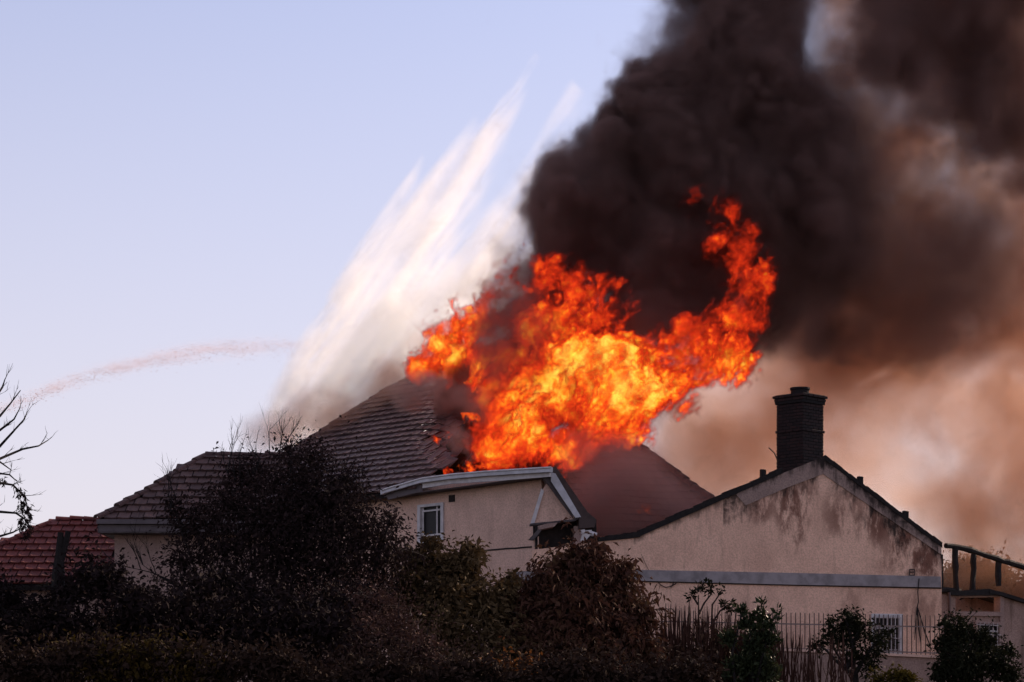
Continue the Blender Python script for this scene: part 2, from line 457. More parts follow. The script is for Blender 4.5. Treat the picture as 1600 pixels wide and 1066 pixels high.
nz = s.noise(s.pos(), 8.0, 3, 0.65, 0.8)
v = s.math('MULTIPLY', v, s.remap(nz, 0.30, 0.70, 0.66, 1.18, soft=False))
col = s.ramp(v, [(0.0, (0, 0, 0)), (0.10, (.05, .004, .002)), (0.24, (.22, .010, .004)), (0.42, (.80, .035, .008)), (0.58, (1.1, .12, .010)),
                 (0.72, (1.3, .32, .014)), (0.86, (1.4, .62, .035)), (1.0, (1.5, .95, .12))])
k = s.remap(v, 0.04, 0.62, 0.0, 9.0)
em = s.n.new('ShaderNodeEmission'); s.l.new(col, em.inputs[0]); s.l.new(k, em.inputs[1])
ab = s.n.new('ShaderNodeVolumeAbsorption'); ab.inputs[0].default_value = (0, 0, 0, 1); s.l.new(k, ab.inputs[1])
ad = s.n.new('ShaderNodeAddShader'); s.l.new(em.outputs[0], ad.inputs[0]); s.l.new(ab.outputs[0], ad.inputs[1])
s.l.new(ad.outputs[0], s.out.inputs['Volume'])
m_flame = s.m
s = NT('flame_wisp')
tr = s.n.new('ShaderNodeBsdfTransparent')
em = s.n.new('ShaderNodeEmission'); em.inputs[0].default_value = (1.0, .12, .01, 1); em.inputs[1].default_value = 0.9
mx = s.n.new('ShaderNodeMixShader'); s.l.new(tr.outputs[0], mx.inputs[1]); s.l.new(em.outputs[0], mx.inputs[2])
s.put(s.remap(s.noise(s.pos(), 4.0, 5, 0.65, 1.0), 0.52, 0.66, 0.0, 0.3), mx.inputs[0])
s.l.new(mx.outputs[0], s.out.inputs['Surface'])
m_fskin = s.m
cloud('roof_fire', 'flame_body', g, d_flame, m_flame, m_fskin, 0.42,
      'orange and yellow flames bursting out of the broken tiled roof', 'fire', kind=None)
# ------------------------------------------------------------------ materials of the houses
def plaster(name, base, dark, streak=0.5, soot=None, rust=None, rough=0.9):
    """Stucco with blotches and run marks; SOOT: list of (x0, z0, x1, z1, width) lines with black smoke stain under them."""
    s = NT(name)
    p = s.pos()
    a = s.noise(p, 1.3, 6, 0.6)
    b = s.noise(s.scale(p, (3.2, 3.2, 0.35)), 1.0, 5, 0.6)
    f = s.noise(p, 28.0, 3, 0.6)
    c = s.mix(s.remap(a, 0.35, 0.75, 0.0, 0.6), base, dark)
    c = s.mix(s.math('MULTIPLY', s.remap(b, 0.52, 0.72), streak), c, tuple(x * 0.55 for x in dark[:3]) + (1,))
    c = s.mix(s.remap(f, 0.35, 0.7, 0.0, 0.42), c, tuple(x * 0.6 for x in dark[:3]) + (1,))
    x, y, z = s.xyz(p)
    if rust:
        for (x0, z0, w, h, amt) in rust:
            gx = s.math('DIVIDE', s.math('SUBTRACT', x, x0), w); gz = s.math('DIVIDE', s.math('SUBTRACT', z, z0), h)
            r2 = s.math('ADD', s.math('MULTIPLY', gx, gx), s.math('MULTIPLY', gz, gz))
            m = s.math('MULTIPLY', s.remap(r2, 1.3, 0.1), s.remap(s.noise(s.scale(p, (3.6, 3.6, 1.5)), 1.0, 7, 0.7), 0.40, 0.56))
            c = s.mix(s.math('MULTIPLY', m, amt), c, (0.21, 0.095, 0.065, 1))
    if soot:
        for (x0, z0, x1, z1, w, amt) in soot:
            k = (z1 - z0) / (x1 - x0)
            line = s.math('ADD', s.math('MULTIPLY', s.math('SUBTRACT', x, x0), k), z0)
            d = s.math('SUBTRACT', line, z)
            wob = s.math('MULTIPLY', s.math('SUBTRACT', s.noise(s.scale(p, (3, 3, 1.0)), 1.6, 5, 0.65), 0.5), w * 3.6)
            m = s.remap(s.math('ADD', d, wob), w, -0.02)
            m = s.math('MULTIPLY', m, s.math('MULTIPLY', s.math('GREATER_THAN', x, min(x0, x1)), s.math('LESS_THAN', x, max(x0, x1))))
            m = s.math('MULTIPLY', m, s.remap(s.noise(p, 2.3, 4, 0.6), 0.28, 0.50))
            c = s.mix(s.math('MULTIPLY', m, amt), c, (0.018, 0.013, 0.012, 1))
    h = s.math('ADD', s.noise(p, 16.0, 5, 0.65), s.math('MULTIPLY', s.noise(p, 60.0, 2, 0.5), 0.5))
    return s.principled(c, rough, s.bump(h, 0.55, 0.03), 0.2)

def plain(name, col, rough=0.7, var=0.35, scale=6.0, spec=0.3, metal=0.0, bump=0.25):
    s = NT(name)
    p = s.pos()
    n = s.noise(p, scale, 5, 0.6)
    c = s.mix(s.remap(n, 0.35, 0.7, 0.0, 1.0), col, tuple(x * (1 - var) for x in col[:3]) + (1,))
    return s.principled(c, rough, s.bump(s.noise(p, scale * 4, 3), bump, 0.01), spec, metal)

def tile_mat(name, a, b, rough=0.6):
    s = NT(name)
    oi = s.n.new('ShaderNodeObjectInfo')
    p = s.pos()
    c = s.mix(oi.outputs['Random'], a, b)
    c = s.mix(s.remap(s.noise(p, 5.0, 5, 0.6), 0.45, 0.75, 0.0, 0.6), c, tuple(x * 0.45 for x in a[:3]) + (1,))
    return s.principled(c, rough, s.bump(s.noise(p, 30.0, 3), 0.3, 0.01), 0.35)

C4 = lambda r, g, b: (r, g, b, 1.0)
YE = lambda px: 51.2 + (px - 835) * 1.8 / 635
xa = lambda px, Y=None: (px - 800) * (Y or YE(px)) / F
za = lambda py, Y: EYE + (HOR - py) * Y / F
M_GABLE = plaster('gable_plaster', C4(.92, .58, .42), C4(.60, .35, .25), 0.6,
    soot=[(xa(1130), za(783, YE(1130)), xa(1286), za(714, YE(1286)), .74, .9), (xa(1286), za(714, YE(1286)), xa(1474), za(856, YE(1474)), .80, .95),
          (xa(990), za(841, YE(990)), xa(1130), za(781, YE(1130)), .20, .6)],
    rust=[(xa(1240), za(800, 52), .42, 1.0, .9), (xa(1250), za(770, 52), .5, .6, .6), (xa(1188), za(790, 52), .34, .5, .8), (xa(1222), za(780, 52), .3, .7, .6), (xa(1330), za(800, 52), .6, .7, .6), (xa(1300), za(800, 52), .3, .6, .5),
          (xa(1425), za(845, 53), .75, .85, 1.0), (xa(1372), za(815, 53), .34, .75, .95), (xa(1450), za(880, 53), .5, .5, .95), (xa(1400), za(880, 53), .6, .4, .5), (xa(1330), za(940, 52), .3, .5, .4), (xa(1440), za(950, 52), .8, .5, .5)])
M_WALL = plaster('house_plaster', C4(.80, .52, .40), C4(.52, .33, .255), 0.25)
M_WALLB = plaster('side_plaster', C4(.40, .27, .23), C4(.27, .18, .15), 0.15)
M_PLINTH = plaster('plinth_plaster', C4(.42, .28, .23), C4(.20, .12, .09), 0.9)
M_BAND = plain('grey_band_paint', C4(.33, .29, .29), 0.7, 0.4, 3.0, 0.15)
M_WHITE = plain('white_paint', C4(.62, .57, .56), 0.5, 0.25, 5.0)
M_GUTTER = plain('gutter_paint', C4(.50, .48, .50), 0.4, 0.3, 4.0, 0.5)
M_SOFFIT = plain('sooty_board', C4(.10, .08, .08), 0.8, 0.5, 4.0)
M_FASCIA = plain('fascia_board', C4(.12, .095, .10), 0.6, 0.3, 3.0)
M_CHAR = plain('charred_wood', C4(.020, .015, .014), 0.85, 0.6, 14.0, bump=0.9)
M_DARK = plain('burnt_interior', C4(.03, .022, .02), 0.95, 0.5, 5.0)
M_IRON = plain('rusty_iron', C4(.10, .06, .05), 0.7, 0.5, 10.0)
M_RAIL = plain('rail_paint', C4(.24, .17, .15), 0.6, 0.4, 8.0)
M_MUNTIN = plain('pale_bar_paint', C4(.45, .38, .36), 0.5, 0.3, 8.0)
M_TILE = tile_mat('brown_roof_tile', C4(.075, .044, .042), C4(.15, .088, .083), 0.5)
M_TILEB = tile_mat('dark_brown_roof_tile', C4(.065, .034, .030), C4(.11, .058, .05), 0.75)
M_TILEC = tile_mat('red_roof_tile', C4(.095, .017, .014), C4(.155, .032, .025), 0.75)
M_TILED = tile_mat('scorched_roof_tile', C4(.06, .040, .036), C4(.11, .07, .062), 0.85)
M_BRICK = tile_mat('sooty_brick', C4(.012, .007, .007), C4(.028, .012, .011), 0.9)
M_MORTAR = plain('sooty_mortar', C4(.012, .010, .010), 0.95, 0.4, 20.0)
s = NT('window_glass')
gl = s.n.new('ShaderNodeBsdfPrincipled'); gl.inputs['Base Color'].default_value = (.02, .018, .02, 1); gl.inputs['Roughness'].default_value = 0.35
gl.inputs['Specular IOR Level'].default_value = 0.15
s.l.new(gl.outputs[0], s.out.inputs[0]); M_GLASS = s.m

# ------------------------------------------------------------------ mesh builders (world coordinates)
def from_bm(name, bm, mat, parent=None, smooth_=False):
    bmesh.ops.recalc_face_normals(bm, faces=bm.faces)
    me = bpy.data.meshes.new(name); bm.to_mesh(me); bm.free()
    if smooth_:
        for p in me.polygons: p.use_smooth = True
    return link(name, me, mat, parent)

def add_prism(bm, pts, ext):
    a = [bm.verts.new(p) for p in pts]; b = [bm.verts.new(Vector(p) + Vector(ext)) for p in pts]
    n = len(pts)
    bm.faces.new(a); bm.faces.new(b[::-1])
    for i in range(n): bm.faces.new((a[i], b[i], b[(i + 1) % n], a[(i + 1) % n]))

def prism(name, pts, ext, mat, parent=None):
    bm = bmesh.new(); add_prism(bm, pts, ext)
    bmesh.ops.triangulate(bm, faces=[f for f in bm.faces if len(f.verts) > 4])
    return from_bm(name, bm, mat, parent)

def add_bar(bm, a, b, w, h, up=Vector((0, 0, 1))):
    a, b = Vector(a), Vector(b)
    d = (b - a).normalized()
    side = d.cross(up)
    if side.length < 1e-3: side = d.cross(Vector((0, 1, 0)))
    side.normalize(); u = side.cross(d).normalized()
    pts = [a + side * (sx * w / 2) + u * (sy * h / 2) for sx, sy in ((-1, -1), (1, -1), (1, 1), (-1, 1))]
    add_prism(bm, pts, b - a)

def bar(name, a, b, w, h, mat, parent=None, up=Vector((0, 0, 1))):
    bm = bmesh.new(); add_bar(bm, a, b, w, h, up)
    return from_bm(name, bm, mat, parent)

def add_tube(bm, pts, rad, seg=6):
    pts = [Vector(p) for p in pts]
    rings = []
    for i, p in enumerate(pts):
        d = (pts[min(i + 1, len(pts) - 1)] - pts[max(i - 1, 0)]).normalized()
        s_ = d.cross(Vector((0.13, 0.31, 0.94)))
        if s_.length < 1e-3: s_ = d.cross(Vector((1, 0, 0)))
        s_.normalize(); t_ = d.cross(s_)
        r = rad[i] if hasattr(rad, '__len__') else rad
        rings.append([bm.verts.new(p + (s_ * math.cos(2 * math.pi * k / seg) + t_ * math.sin(2 * math.pi * k / seg)) * r) for k in range(seg)])
    for a, b in zip(rings, rings[1:]):
        for k in range(seg): bm.faces.new((a[k], a[(k + 1) % seg], b[(k + 1) % seg], b[k]))
    bm.faces.new(rings[0][::-1]); bm.faces.new(rings[-1])

def tube(name, pts, rad, mat, parent=None, seg=6):
    bm = bmesh.new(); add_tube(bm, pts, rad, seg)
    return from_bm(name, bm, mat, parent, True)

class Plane:
    """An upright plane through two pixels' places; on(px, py, out) is the point of it seen there, OUT metres nearer along its normal."""
    def __init__(s, pxa, Ya, pxb, Yb):
        s.a, s.b = P(pxa, 900, Ya), P(pxb, 900, Yb)
        d = s.b - s.a; d.z = 0; s.d = d.normalized()
        s.n = Vector((s.d.y, -s.d.x, 0))
    def on(s, px, py, out=0.0):
        ray = P(px, py, 1.0) - Vector((0, 0, EYE))
        o = Vector((0, 0, EYE))
        t = ((s.a + s.n * out) - o).dot(s.n) / ray.dot(s.n)
        return o + ray * t
    def prism(s, name, px, thick, mat, parent=None, out=0.0):
        return prism(name, [s.on(x, y, out) for x, y in px], -s.n * thick, mat, parent)

def wall_with_hole(name, pl, outline, holes, thick, mat, parent):
    """A wall slab with rectangular openings cut through it (the outline and openings given in pixels)."""
    from mathutils.geometry import delaunay_2d_cdt
    o3 = [pl.on(*p) for p in outline]; h3 = [[pl.on(*p) for p in h] for h in holes]
    to2 = lambda v: Vector(((v - pl.a).dot(pl.d), v.z))
    V = [to2(v) for v in o3]; E = [(i, (i + 1) % len(V)) for i in range(len(V))]
    for h in h3:
        k = len(V); V += [to2(v) for v in h]; E += [(k + i, k + (i + 1) % len(h)) for i in range(len(h))]
    vs, es, fs, *_ = delaunay_2d_cdt(V, E, [], 0, 1e-5)
    def inside(p, poly):
        c = False
        for i in range(len(poly)):
            a, b = poly[i], poly[i - 1]
            if (a.y > p.y) != (b.y > p.y) and p.x < (b.x - a.x) * (p.y - a.y) / (b.y - a.y) + a.x: c = not c
        return c
    out2 = [to2(v) for v in o3]; hol2 = [[to2(v) for v in h] for h in h3]
    keep = []
    for f in fs:
        c = sum((vs[i] for i in f), Vector((0, 0))) / len(f)
        if inside(c, out2) and not any(inside(c, h) for h in hol2): keep.append(f)
    bm = bmesh.new()
    back = lambda v: pl.a + pl.d * v.x + Vector((0, 0, v.y - pl.a.z))
    A = [bm.verts.new(back(v)) for v in vs]; B = [bm.verts.new(back(v) - pl.n * thick) for v in vs]
    cnt = {}
    for f in keep:
        bm.faces.new([A[i] for i in f]); bm.faces.new([B[i] for i in reversed(f)])
        for i in range(len(f)):
            e = (f[i], f[(i + 1) % len(f)])
            cnt[tuple(sorted(e))] = cnt.get(tuple(sorted(e)), 0) + 1
    for (i, j), n in cnt.items():
        if n == 1: bm.faces.new((A[i], A[j], B[j], B[i]))
    for v in [v for v in bm.verts if not v.link_faces]: bm.verts.remove(v)
    return from_bm(name, bm, mat, parent)

# ------------------------------------------------------------------ roof tiles
def tile_mesh(name, w, e, mat):
    """One interlocking roof tile: a flat pan with a raised roll down one side and a thick lower edge; x across, y upslope."""
    prof = [(-w / 2 + .012, .020), (-w / 2 + .06, .030), (-w / 2 + .11, .016), (w / 2 - .05, .012), (w / 2 - .014, .022)]
    bm = bmesh.new()
    L = e * 1.18
    lo = [bm.verts.new((x, 0, z + .058)) for x, z in prof]; hi = [bm.verts.new((x, L, z * 0.6)) for x, z in prof]
    lb = [bm.verts.new((x, 0.004, .026)) for x, z in prof]
    for i in range(len(prof) - 1):
        bm.faces.new((lo[i], lo[i + 1], hi[i + 1], hi[i])); bm.faces.new((lb[i], lb[i + 1], lo[i + 1], lo[i]))
    for a, b, c in ((lo[0], hi[0], lb[0]), (lo[-1], lb[-1], hi[-1])): bm.faces.new((a, b, c))
    bmesh.ops.recalc_face_normals(bm, faces=bm.faces)
    me = bpy.data.meshes.new(name); bm.to_mesh(me); bm.free(); me.materials.append(mat)
    return me

def world_base(o):
    b = Vector((0, 0, 0))
    while o is not None: b += o.location; o = o.parent
    return b

def lay_tiles(roof, E0, d, u, w, e, s_rng, rows, keep, mat, most=300, shown=None, sag=None, jitter=0.006, name='tile'):
    """Rows of tiles on the plane E0 + s*d + t*u. keep(s, t, point) -> laid or not; shown(point) ranks which become objects of their own."""
    n = d.cross(u).normalized()
    base = world_base(roof)
    rnd = random.Random(name + str(w) + str(E0))
    tm = tile_mesh(name, w, e, mat)
    rest = bmesh.new()
    tmp = []
    for r in range(rows):
        t = r * e
        c0 = int(math.floor(s_rng[0] / w)); c1 = int(math.ceil(s_rng[1] / w))
        for c in range(c0, c1):
            s_ = c * w + (0.5 * w if r % 2 else 0.0)
            p = E0 + d * s_ + u * t
            if not keep(s_, t, p): continue
            m = Matrix((d, u, n)).transposed().to_4x4()
            off = n * rnd.uniform(0, jitter) + u * rnd.uniform(-.006, .006)
            rot = Matrix.Rotation(rnd.gauss(0, .012), 4, 'Z') @ Matrix.Rotation(rnd.gauss(0, .012), 4, 'X')
            if sag:
                dz, tilt = sag(s_, t, p)
                off = off + Vector((0, 0, dz)); rot = rot @ Matrix.Rotation(tilt * rnd.uniform(.5, 1.4), 4, 'Y') @ Matrix.Rotation(tilt * rnd.uniform(-.6, .6), 4, 'X')
            mw = Matrix.Translation(p + off) @ m @ rot
            tmp.append((shown(p) if shown else 0.0, mw))
    tmp.sort(key=lambda q: -q[0])
    k = 0
    for rank, mw in tmp:
        if rank > -1 and k < most:
            o = bpy.data.objects.new(name, tm); COL.objects.link(o); o.parent = roof
            mm = mw.copy(); mm.translation -= base
            o.matrix_local = mm; k += 1
        else:
            v0 = len(rest.verts)
            rest.from_mesh(tm)
            rest.verts.ensure_lookup_table()
            for v in rest.verts[v0:]: v.co = mw @ v.co
    if len(rest.verts):
        o = from_bm(name + '_field', rest, mat, roof); o['kind'] = 'stuff'
    else: rest.free()
    return k

def pix(p):
    return (800 + p.x * F / p.y, HOR - (p.z - EYE) * F / p.y)

# ------------------------------------------------------------------ ground
def ground_z(x, y):
    t = min(max((y - 12.0) / 30.0, 0.0), 1.0); t = t * t * (3 - 2 * t)
    return 2.1 * t + 0.12 * math.sin(x * .31 + 1.3) * math.sin(y * .27) * (1 if y < 44 else 0.2)
bm = bmesh.new()
xs = [-1500, -600, -200, -80] + [-40 + 2 * i for i in range(41)] + [80, 200, 600, 1500]
ys = [-300, -80, -20] + [-6 + 2.5 * i for i in range(40)] + [130, 250, 600, 1800]
vv = [[bm.verts.new((x, y, ground_z(x, y))) for x in xs] for y in ys]
for j in range(len(ys) - 1):
    for i in range(len(xs) - 1): bm.faces.new((vv[j][i], vv[j][i + 1], vv[j + 1][i + 1], vv[j + 1][i]))
s = NT('ground_earth'); p = s.pos()
c = s.ramp(s.noise(p, 0.8, 6, 0.6), [(0.3, (.03, .022, .014)), (0.55, (.06, .045, .025)), (0.75, (.05, .05, .02))])
s.principled(c, 0.95, s.bump(s.noise(p, 6, 5), 0.6, 0.05), 0.1)
gr = from_bm('ground', bm, s.m); tag(gr, kind='structure')

# ------------------------------------------------------------------ the burning house
A = empty('burning_house', (-1.0, 56.0, 2.1))
tag(A, 'pale plastered house on fire with brown tiles sagging into its roof', 'house')
d_ = Vector((3.93, -4.0, 0)).normalized()
uh = Vector((-d_.y, d_.x, 0))
if uh.y < 0: uh = -uh
E0 = P(605, 770, 55.0)
pitch = R(35)
u_ = uh * math.cos(pitch) + Vector((0, 0, math.sin(pitch)))
eave = Plane(605, 55.0, 860, 51.08)
wallA = Plane(605, 55.0, 860, 51.08); wallA.a = wallA.a + uh * 0.42
# roof boards under the tiles, open where the fire has eaten through
deck = [E0 + d_ * s_ + u_ * t_ - d_.cross(u_).normalized() * .03 for s_, t_ in ((-7.9, 0), (-5.84, 6.9), (-4.6, 6.3), (-2.9, 4.6), (-1.0, 1.6), (0.2, 0.2), (0.2, 0.0))]
roofA = prism('roof', deck, -d_.cross(u_).normalized() * 0.12, M_CHAR, A)
def poly_in(px, py, poly):
    c = False
    for i in range(len(poly)):
        (ax, ay), (bx, by) = poly[i], poly[i - 1]
        if (ay > py) != (by > py) and px < (bx - ax) * (py - ay) / (by - ay) + ax: c = not c
    return c
def edge_px(py):      # the broken edge of the tiles
    pts = [(590, 655), (618, 690), (640, 716), (655, 724), (665, 724), (690, 704), (715, 716), (735, 745), (790, 760)]
    for (y0, x0), (y1, x1) in zip(pts, pts[1:]):
        if y0 <= py <= y1: return x0 + (x1 - x0) * (py - y0) / (y1 - y0)
    return 655 if py < 600 else 760
def keepA(s_, t_, p):
    x, y = pix(p + u_ * .15)
    lft = -7.75 + t_ * (1.92 / 6.9)
    return s_ > lft and t_ < 6.85 and x < edge_px(y) + 7 * math.sin(t_ * 9)
def sagA(s_, t_, p):
    x, y = pix(p)
    d = edge_px(y) - x
    k = max(0.0, 1 - d / 75.0)
    k2 = max(0.0, 1 - d / 22.0)
    f = min(max((y - 612) / 60, 0), 1)
    return (-0.42 * k * k - 0.35 * k2 * k2) * f, (0.35 * k + 0.5 * k2) * f
def shownA(p):
    x, y = pix(p)
    if x < 470 or (x < 590 and y > 715): return -2
    return -math.hypot(x - 620, y - 680) / 1000
lay_tiles(roofA, E0, d_, u_, 0.30, 0.31, (-8.2, 1.2), 23, keepA, M_TILE, 300, shownA, sagA)
# ridge tiles up the hip
hip0, hip1 = E0 + d_ * -7.8 + u_ * 0.0, E0 + d_ * -5.84 + u_ * 6.9
def ridge_tiles(parent, a, b, step, rad, mat, skip=lambda p: False):
    me = None
    n = int((b - a).length / step); dr = (b - a).normalized()
    side = dr.cross(Vector((0, 0, 1))).normalized(); up = side.cross(dr)
    base = world_base(parent)
    for i in range(n):
        p = a + dr * (i * step)
        if skip(p): continue
        if me is None:
            bm = bmesh.new()
            ring = lambda y, r, dz: [bm.verts.new((math.cos(q) * r, y, math.sin(q) * r * .8 + dz)) for q in [math.pi * k / 5 for k in range(6)]]
            r0, r1, rb = ring(0, rad * 1.12, 0.02), ring(step * 1.12, rad * 0.92, 0.0), ring(0.004, rad * 0.9, -.01)
            for k in range(5): bm.faces.new((r0[k], r0[k + 1], r1[k + 1], r1[k])); bm.faces.new((rb[k], rb[k + 1], r0[k + 1], r0[k]))
            bmesh.ops.recalc_face_normals(bm, faces=bm.faces)
            me = bpy.data.meshes.new('ridge_tile'); bm.to_mesh(me); bm.free(); me.materials.append(mat)
        o = bpy.data.objects.new('ridge_tile', me); COL.objects.link(o); o.parent = parent
        m = Matrix((side, dr, up)).transposed().to_4x4()
        m = m @ Matrix.Rotation(random.gauss(0, .03), 4, 'X')
        m.translation = p - base + up * random.uniform(-.01, .015)
        o.matrix_local = m
ridge_tiles(roofA, hip0, hip1, 0.36, 0.13, M_TILE)
# back slope behind the hip edge so that the roof is closed from the side
bslope = prism('roof_slope', [hip0, hip1, hip1 + Vector((-3.2, 4.5, -4.2)), hip0 + Vector((-1.5, 6.0, 0))], Vector((0, 0, -0.12)), M_TILE, A)
# walls
win = [(656, 793), (688, 789.5), (688, 842), (656, 846)]
wall_with_hole('wall', wallA, [(560, 770), (660, 750), (760, 739), (846, 736), (846, 770), (834, 815), (836, 1100), (400, 1100), (400, 795)], [win], 0.25, M_WALL, A)
# boards and gutter under the eave
gut = [(597, 768), (604, 765), (660, 749), (705, 743), (758, 738.5), (812, 735), (861, 732)]
bm = bmesh.new()
for (x0, y0), (x1, y1) in zip(gut, gut[1:]): add_bar(bm, eave.on(x0, y0 + 2, .06), eave.on(x1, y1 + 2, .06), 0.12, 0.11)
from_bm('gutter', bm, M_GUTTER, A)
bm = bmesh.new(); add_tube(bm, [eave.on(x, y - 1.5, .125) for x, y in gut], 0.022, 6); from_bm('gutter_lip', bm, M_WHITE, A, True)
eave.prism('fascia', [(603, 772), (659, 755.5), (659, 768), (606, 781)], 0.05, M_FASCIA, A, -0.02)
eave.prism('fascia', [(660, 754), (705, 748), (784, 742), (859, 738), (859, 745), (784, 751), (705, 756), (660, 763)], 0.05, M_WHITE, A, 0.01)
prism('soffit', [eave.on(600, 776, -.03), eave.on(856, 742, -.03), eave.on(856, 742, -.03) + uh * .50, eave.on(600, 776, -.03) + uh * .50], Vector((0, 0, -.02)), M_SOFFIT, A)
wallA.prism('vent', [(701, 774), (710, 773), (710, 784), (701, 785)], 0.03, M_DARK, A, 0.02)
bm = bmesh.new()
ck = [wallA.on(x, y, .004) for x, y in ((752, 861), (764, 859.8), (778, 858.6), (793, 857.2), (806, 856.8), (820, 855.4), (834, 854.6))]
for a, b in zip(ck, ck[1:]): add_bar(bm, a, b, .02, .035)
from_bm('wall_crack', bm, M_DARK, A)

def window(parent, pl, quad, mat_frame, frame_px, cols, rows, out=0.0, bars=None, name='window'):
    """A framed window in an opening: frame, glazing bars and pane. QUAD: opening corners in pixels, from the top left clockwise."""
    (x0, y0), (x1, y1), (x2, y2), (x3, y3) = quad
    L = lambda a, b, t: a + (b - a) * t
    def at(u, v, o=0.0):
        return pl.on(L(L(x0, x1, u), L(x3, x2, u), v), L(L(y0, y1, u), L(y3, y2, u), v), out + o)
    w = frame_px / (x1 - x0); h = frame_px / (y3 - y0)
    bm = bmesh.new()
    for q in (((-w, -h), (1 + w, -h), (1 + w, 0), (-w, 0)), ((-w, 1), (1 + w, 1), (1 + w, 1 + h), (-w, 1 + h)), ((-w, 0), (0, 0), (0, 1), (-w, 1)), ((1, 0), (1 + w, 0), (1 + w, 1), (1, 1))):
        add_prism(bm, [at(a, b, .045) for a, b in q], -pl.n * .16)
    wf = from_bm(name, bm, mat_frame, parent)
    prism('pane', [at(0, 0, -.07), at(1, 0, -.07), at(1, 1, -.07), at(0, 1, -.07)], -pl.n * .01, M_GLASS, wf)
    for c in cols: bar('glazing_bar', at(c, 0, -.04), at(c, 1, -.04), .04, .04, M_WHITE, wf)
    for r in rows: bar('glazing_bar', at(0, r, -.04), at(1, r, -.04), .04, .04, M_WHITE, wf)
    if bars:
        bc, br = bars
        for c in bc: bar('burglar_bar', at(c, -.06, .08), at(c, 1.02, .08), .022, .022, M_MUNTIN, wf)
        for r in br: bar('burglar_bar', at(-.06, r, .09), at(1.06, r, .09), .022, .022, M_MUNTIN, wf)
    return wf
window(A, wallA, win, M_WHITE, 4.2, (0.16, 0.84), (0.13, 0.86))

# the boxed end of the eave and the broken gable end beneath it
endp = Plane(800, 51.2, 1000, 51.4)
endp.prism('verge_board', [(861, 738), (868, 740), (908, 808), (899, 809), (861, 752)], 0.05, M_GUTTER, A, 0.03)
endp.prism('verge', [(861, 730), (868, 729), (874, 737), (918, 800), (932, 812), (929, 824), (905, 826), (905, 809), (866, 742)], 1.6, M_TILED, A, 0.0)
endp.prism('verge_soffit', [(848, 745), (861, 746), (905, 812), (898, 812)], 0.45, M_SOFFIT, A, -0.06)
endp.prism('gable_end', [(849, 764), (858, 748), (900, 811), (833, 818)], 0.10, M_WALL, A, -0.22)
endp.prism('gable_trim', [(846, 763), (850, 767), (835, 818), (829, 818)], 0.06, M_WHITE, A, -0.16)
endp.prism('gable_sill', [(829, 818), (900, 811), (900, 814), (829, 821)], 0.35, M_SOFFIT, A, -0.10)
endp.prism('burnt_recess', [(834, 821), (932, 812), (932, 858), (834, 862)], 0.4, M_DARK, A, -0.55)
endp.prism('return_wall', [(834, 842), (842, 838), (842, 862), (834, 864)], 0.5, M_WALL, A, -0.03)
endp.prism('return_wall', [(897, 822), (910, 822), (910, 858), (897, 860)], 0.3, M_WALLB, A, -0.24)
endp.prism('broken_board', [(840, 822), (856, 818), (872, 816), (866, 823), (842, 828)], 0.5, M_WALLB, A, -0.1)
endp.prism('broken_board', [(826, 843), (841, 827), (846, 829), (834, 844)], 0.2, M_SOFFIT, A, 0.06)
bm = bmesh.new(); add_bar(bm, endp.on(838, 822, -.03), endp.on(838, 858, -.03), .06, .06); from_bm('broken_board', bm, M_CHAR, A)

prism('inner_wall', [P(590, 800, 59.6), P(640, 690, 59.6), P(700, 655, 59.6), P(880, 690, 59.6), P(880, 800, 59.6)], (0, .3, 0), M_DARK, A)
# roof of the rear wing, seen through red smoke
D0, D1 = P(780, 830, 57.0), P(1178, 830, 57.0)
dD = Vector((1, 0, 0)); uD = Vector((0, math.cos(R(35)), math.sin(R(35))))
ridgeT = 3.96 / math.cos(R(35))
RD = [D0, D1, P(985, 688, 60.96), P(820, 688, 60.96)]
roofD = prism('roof', [v - Vector((0, 0, .06)) for v in RD], Vector((0, 0.07, -0.1)), M_CHAR, A)
def keepD(s_, t_, p):
    t = t_ / ridgeT
    return 0 <= s_ - 0 and p.x < D1.x + (RD[2].x - D1.x) * t - .1 and p.x > D0.x
lay_tiles(roofD, D0, dD, uD, 0.30, 0.34, (0, 6.6), 14, keepD, M_TILED, 0, lambda p: -2, lambda s_, t_, p: (-.03 * math.sin(s_ * 1.7) - .03 * math.sin(t_ * 2 + s_), .05))
ridge_tiles(roofD, D1, RD[2], 0.38, 0.12, M_TILED)
prism('roof_slope', [D1, RD[2], RD[2] + Vector((0.5, 4, -1)), D1 + Vector((0, 6, 0))], Vector((0, 0, -.1)), M_TILED, A)
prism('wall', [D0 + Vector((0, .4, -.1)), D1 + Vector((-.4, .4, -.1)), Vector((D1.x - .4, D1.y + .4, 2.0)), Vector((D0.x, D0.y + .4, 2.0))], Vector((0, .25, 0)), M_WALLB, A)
# charred rafters where the tiles have fallen in
for k, (x0, y0, x1, y1) in enumerate(((700, 700, 748, 640), (720, 738, 775, 665), (736, 738, 800, 672))):
    bar('rafter', P(x0, y0, 56.2), P(x1, y1, 57.0), .10, .14, M_CHAR, A)

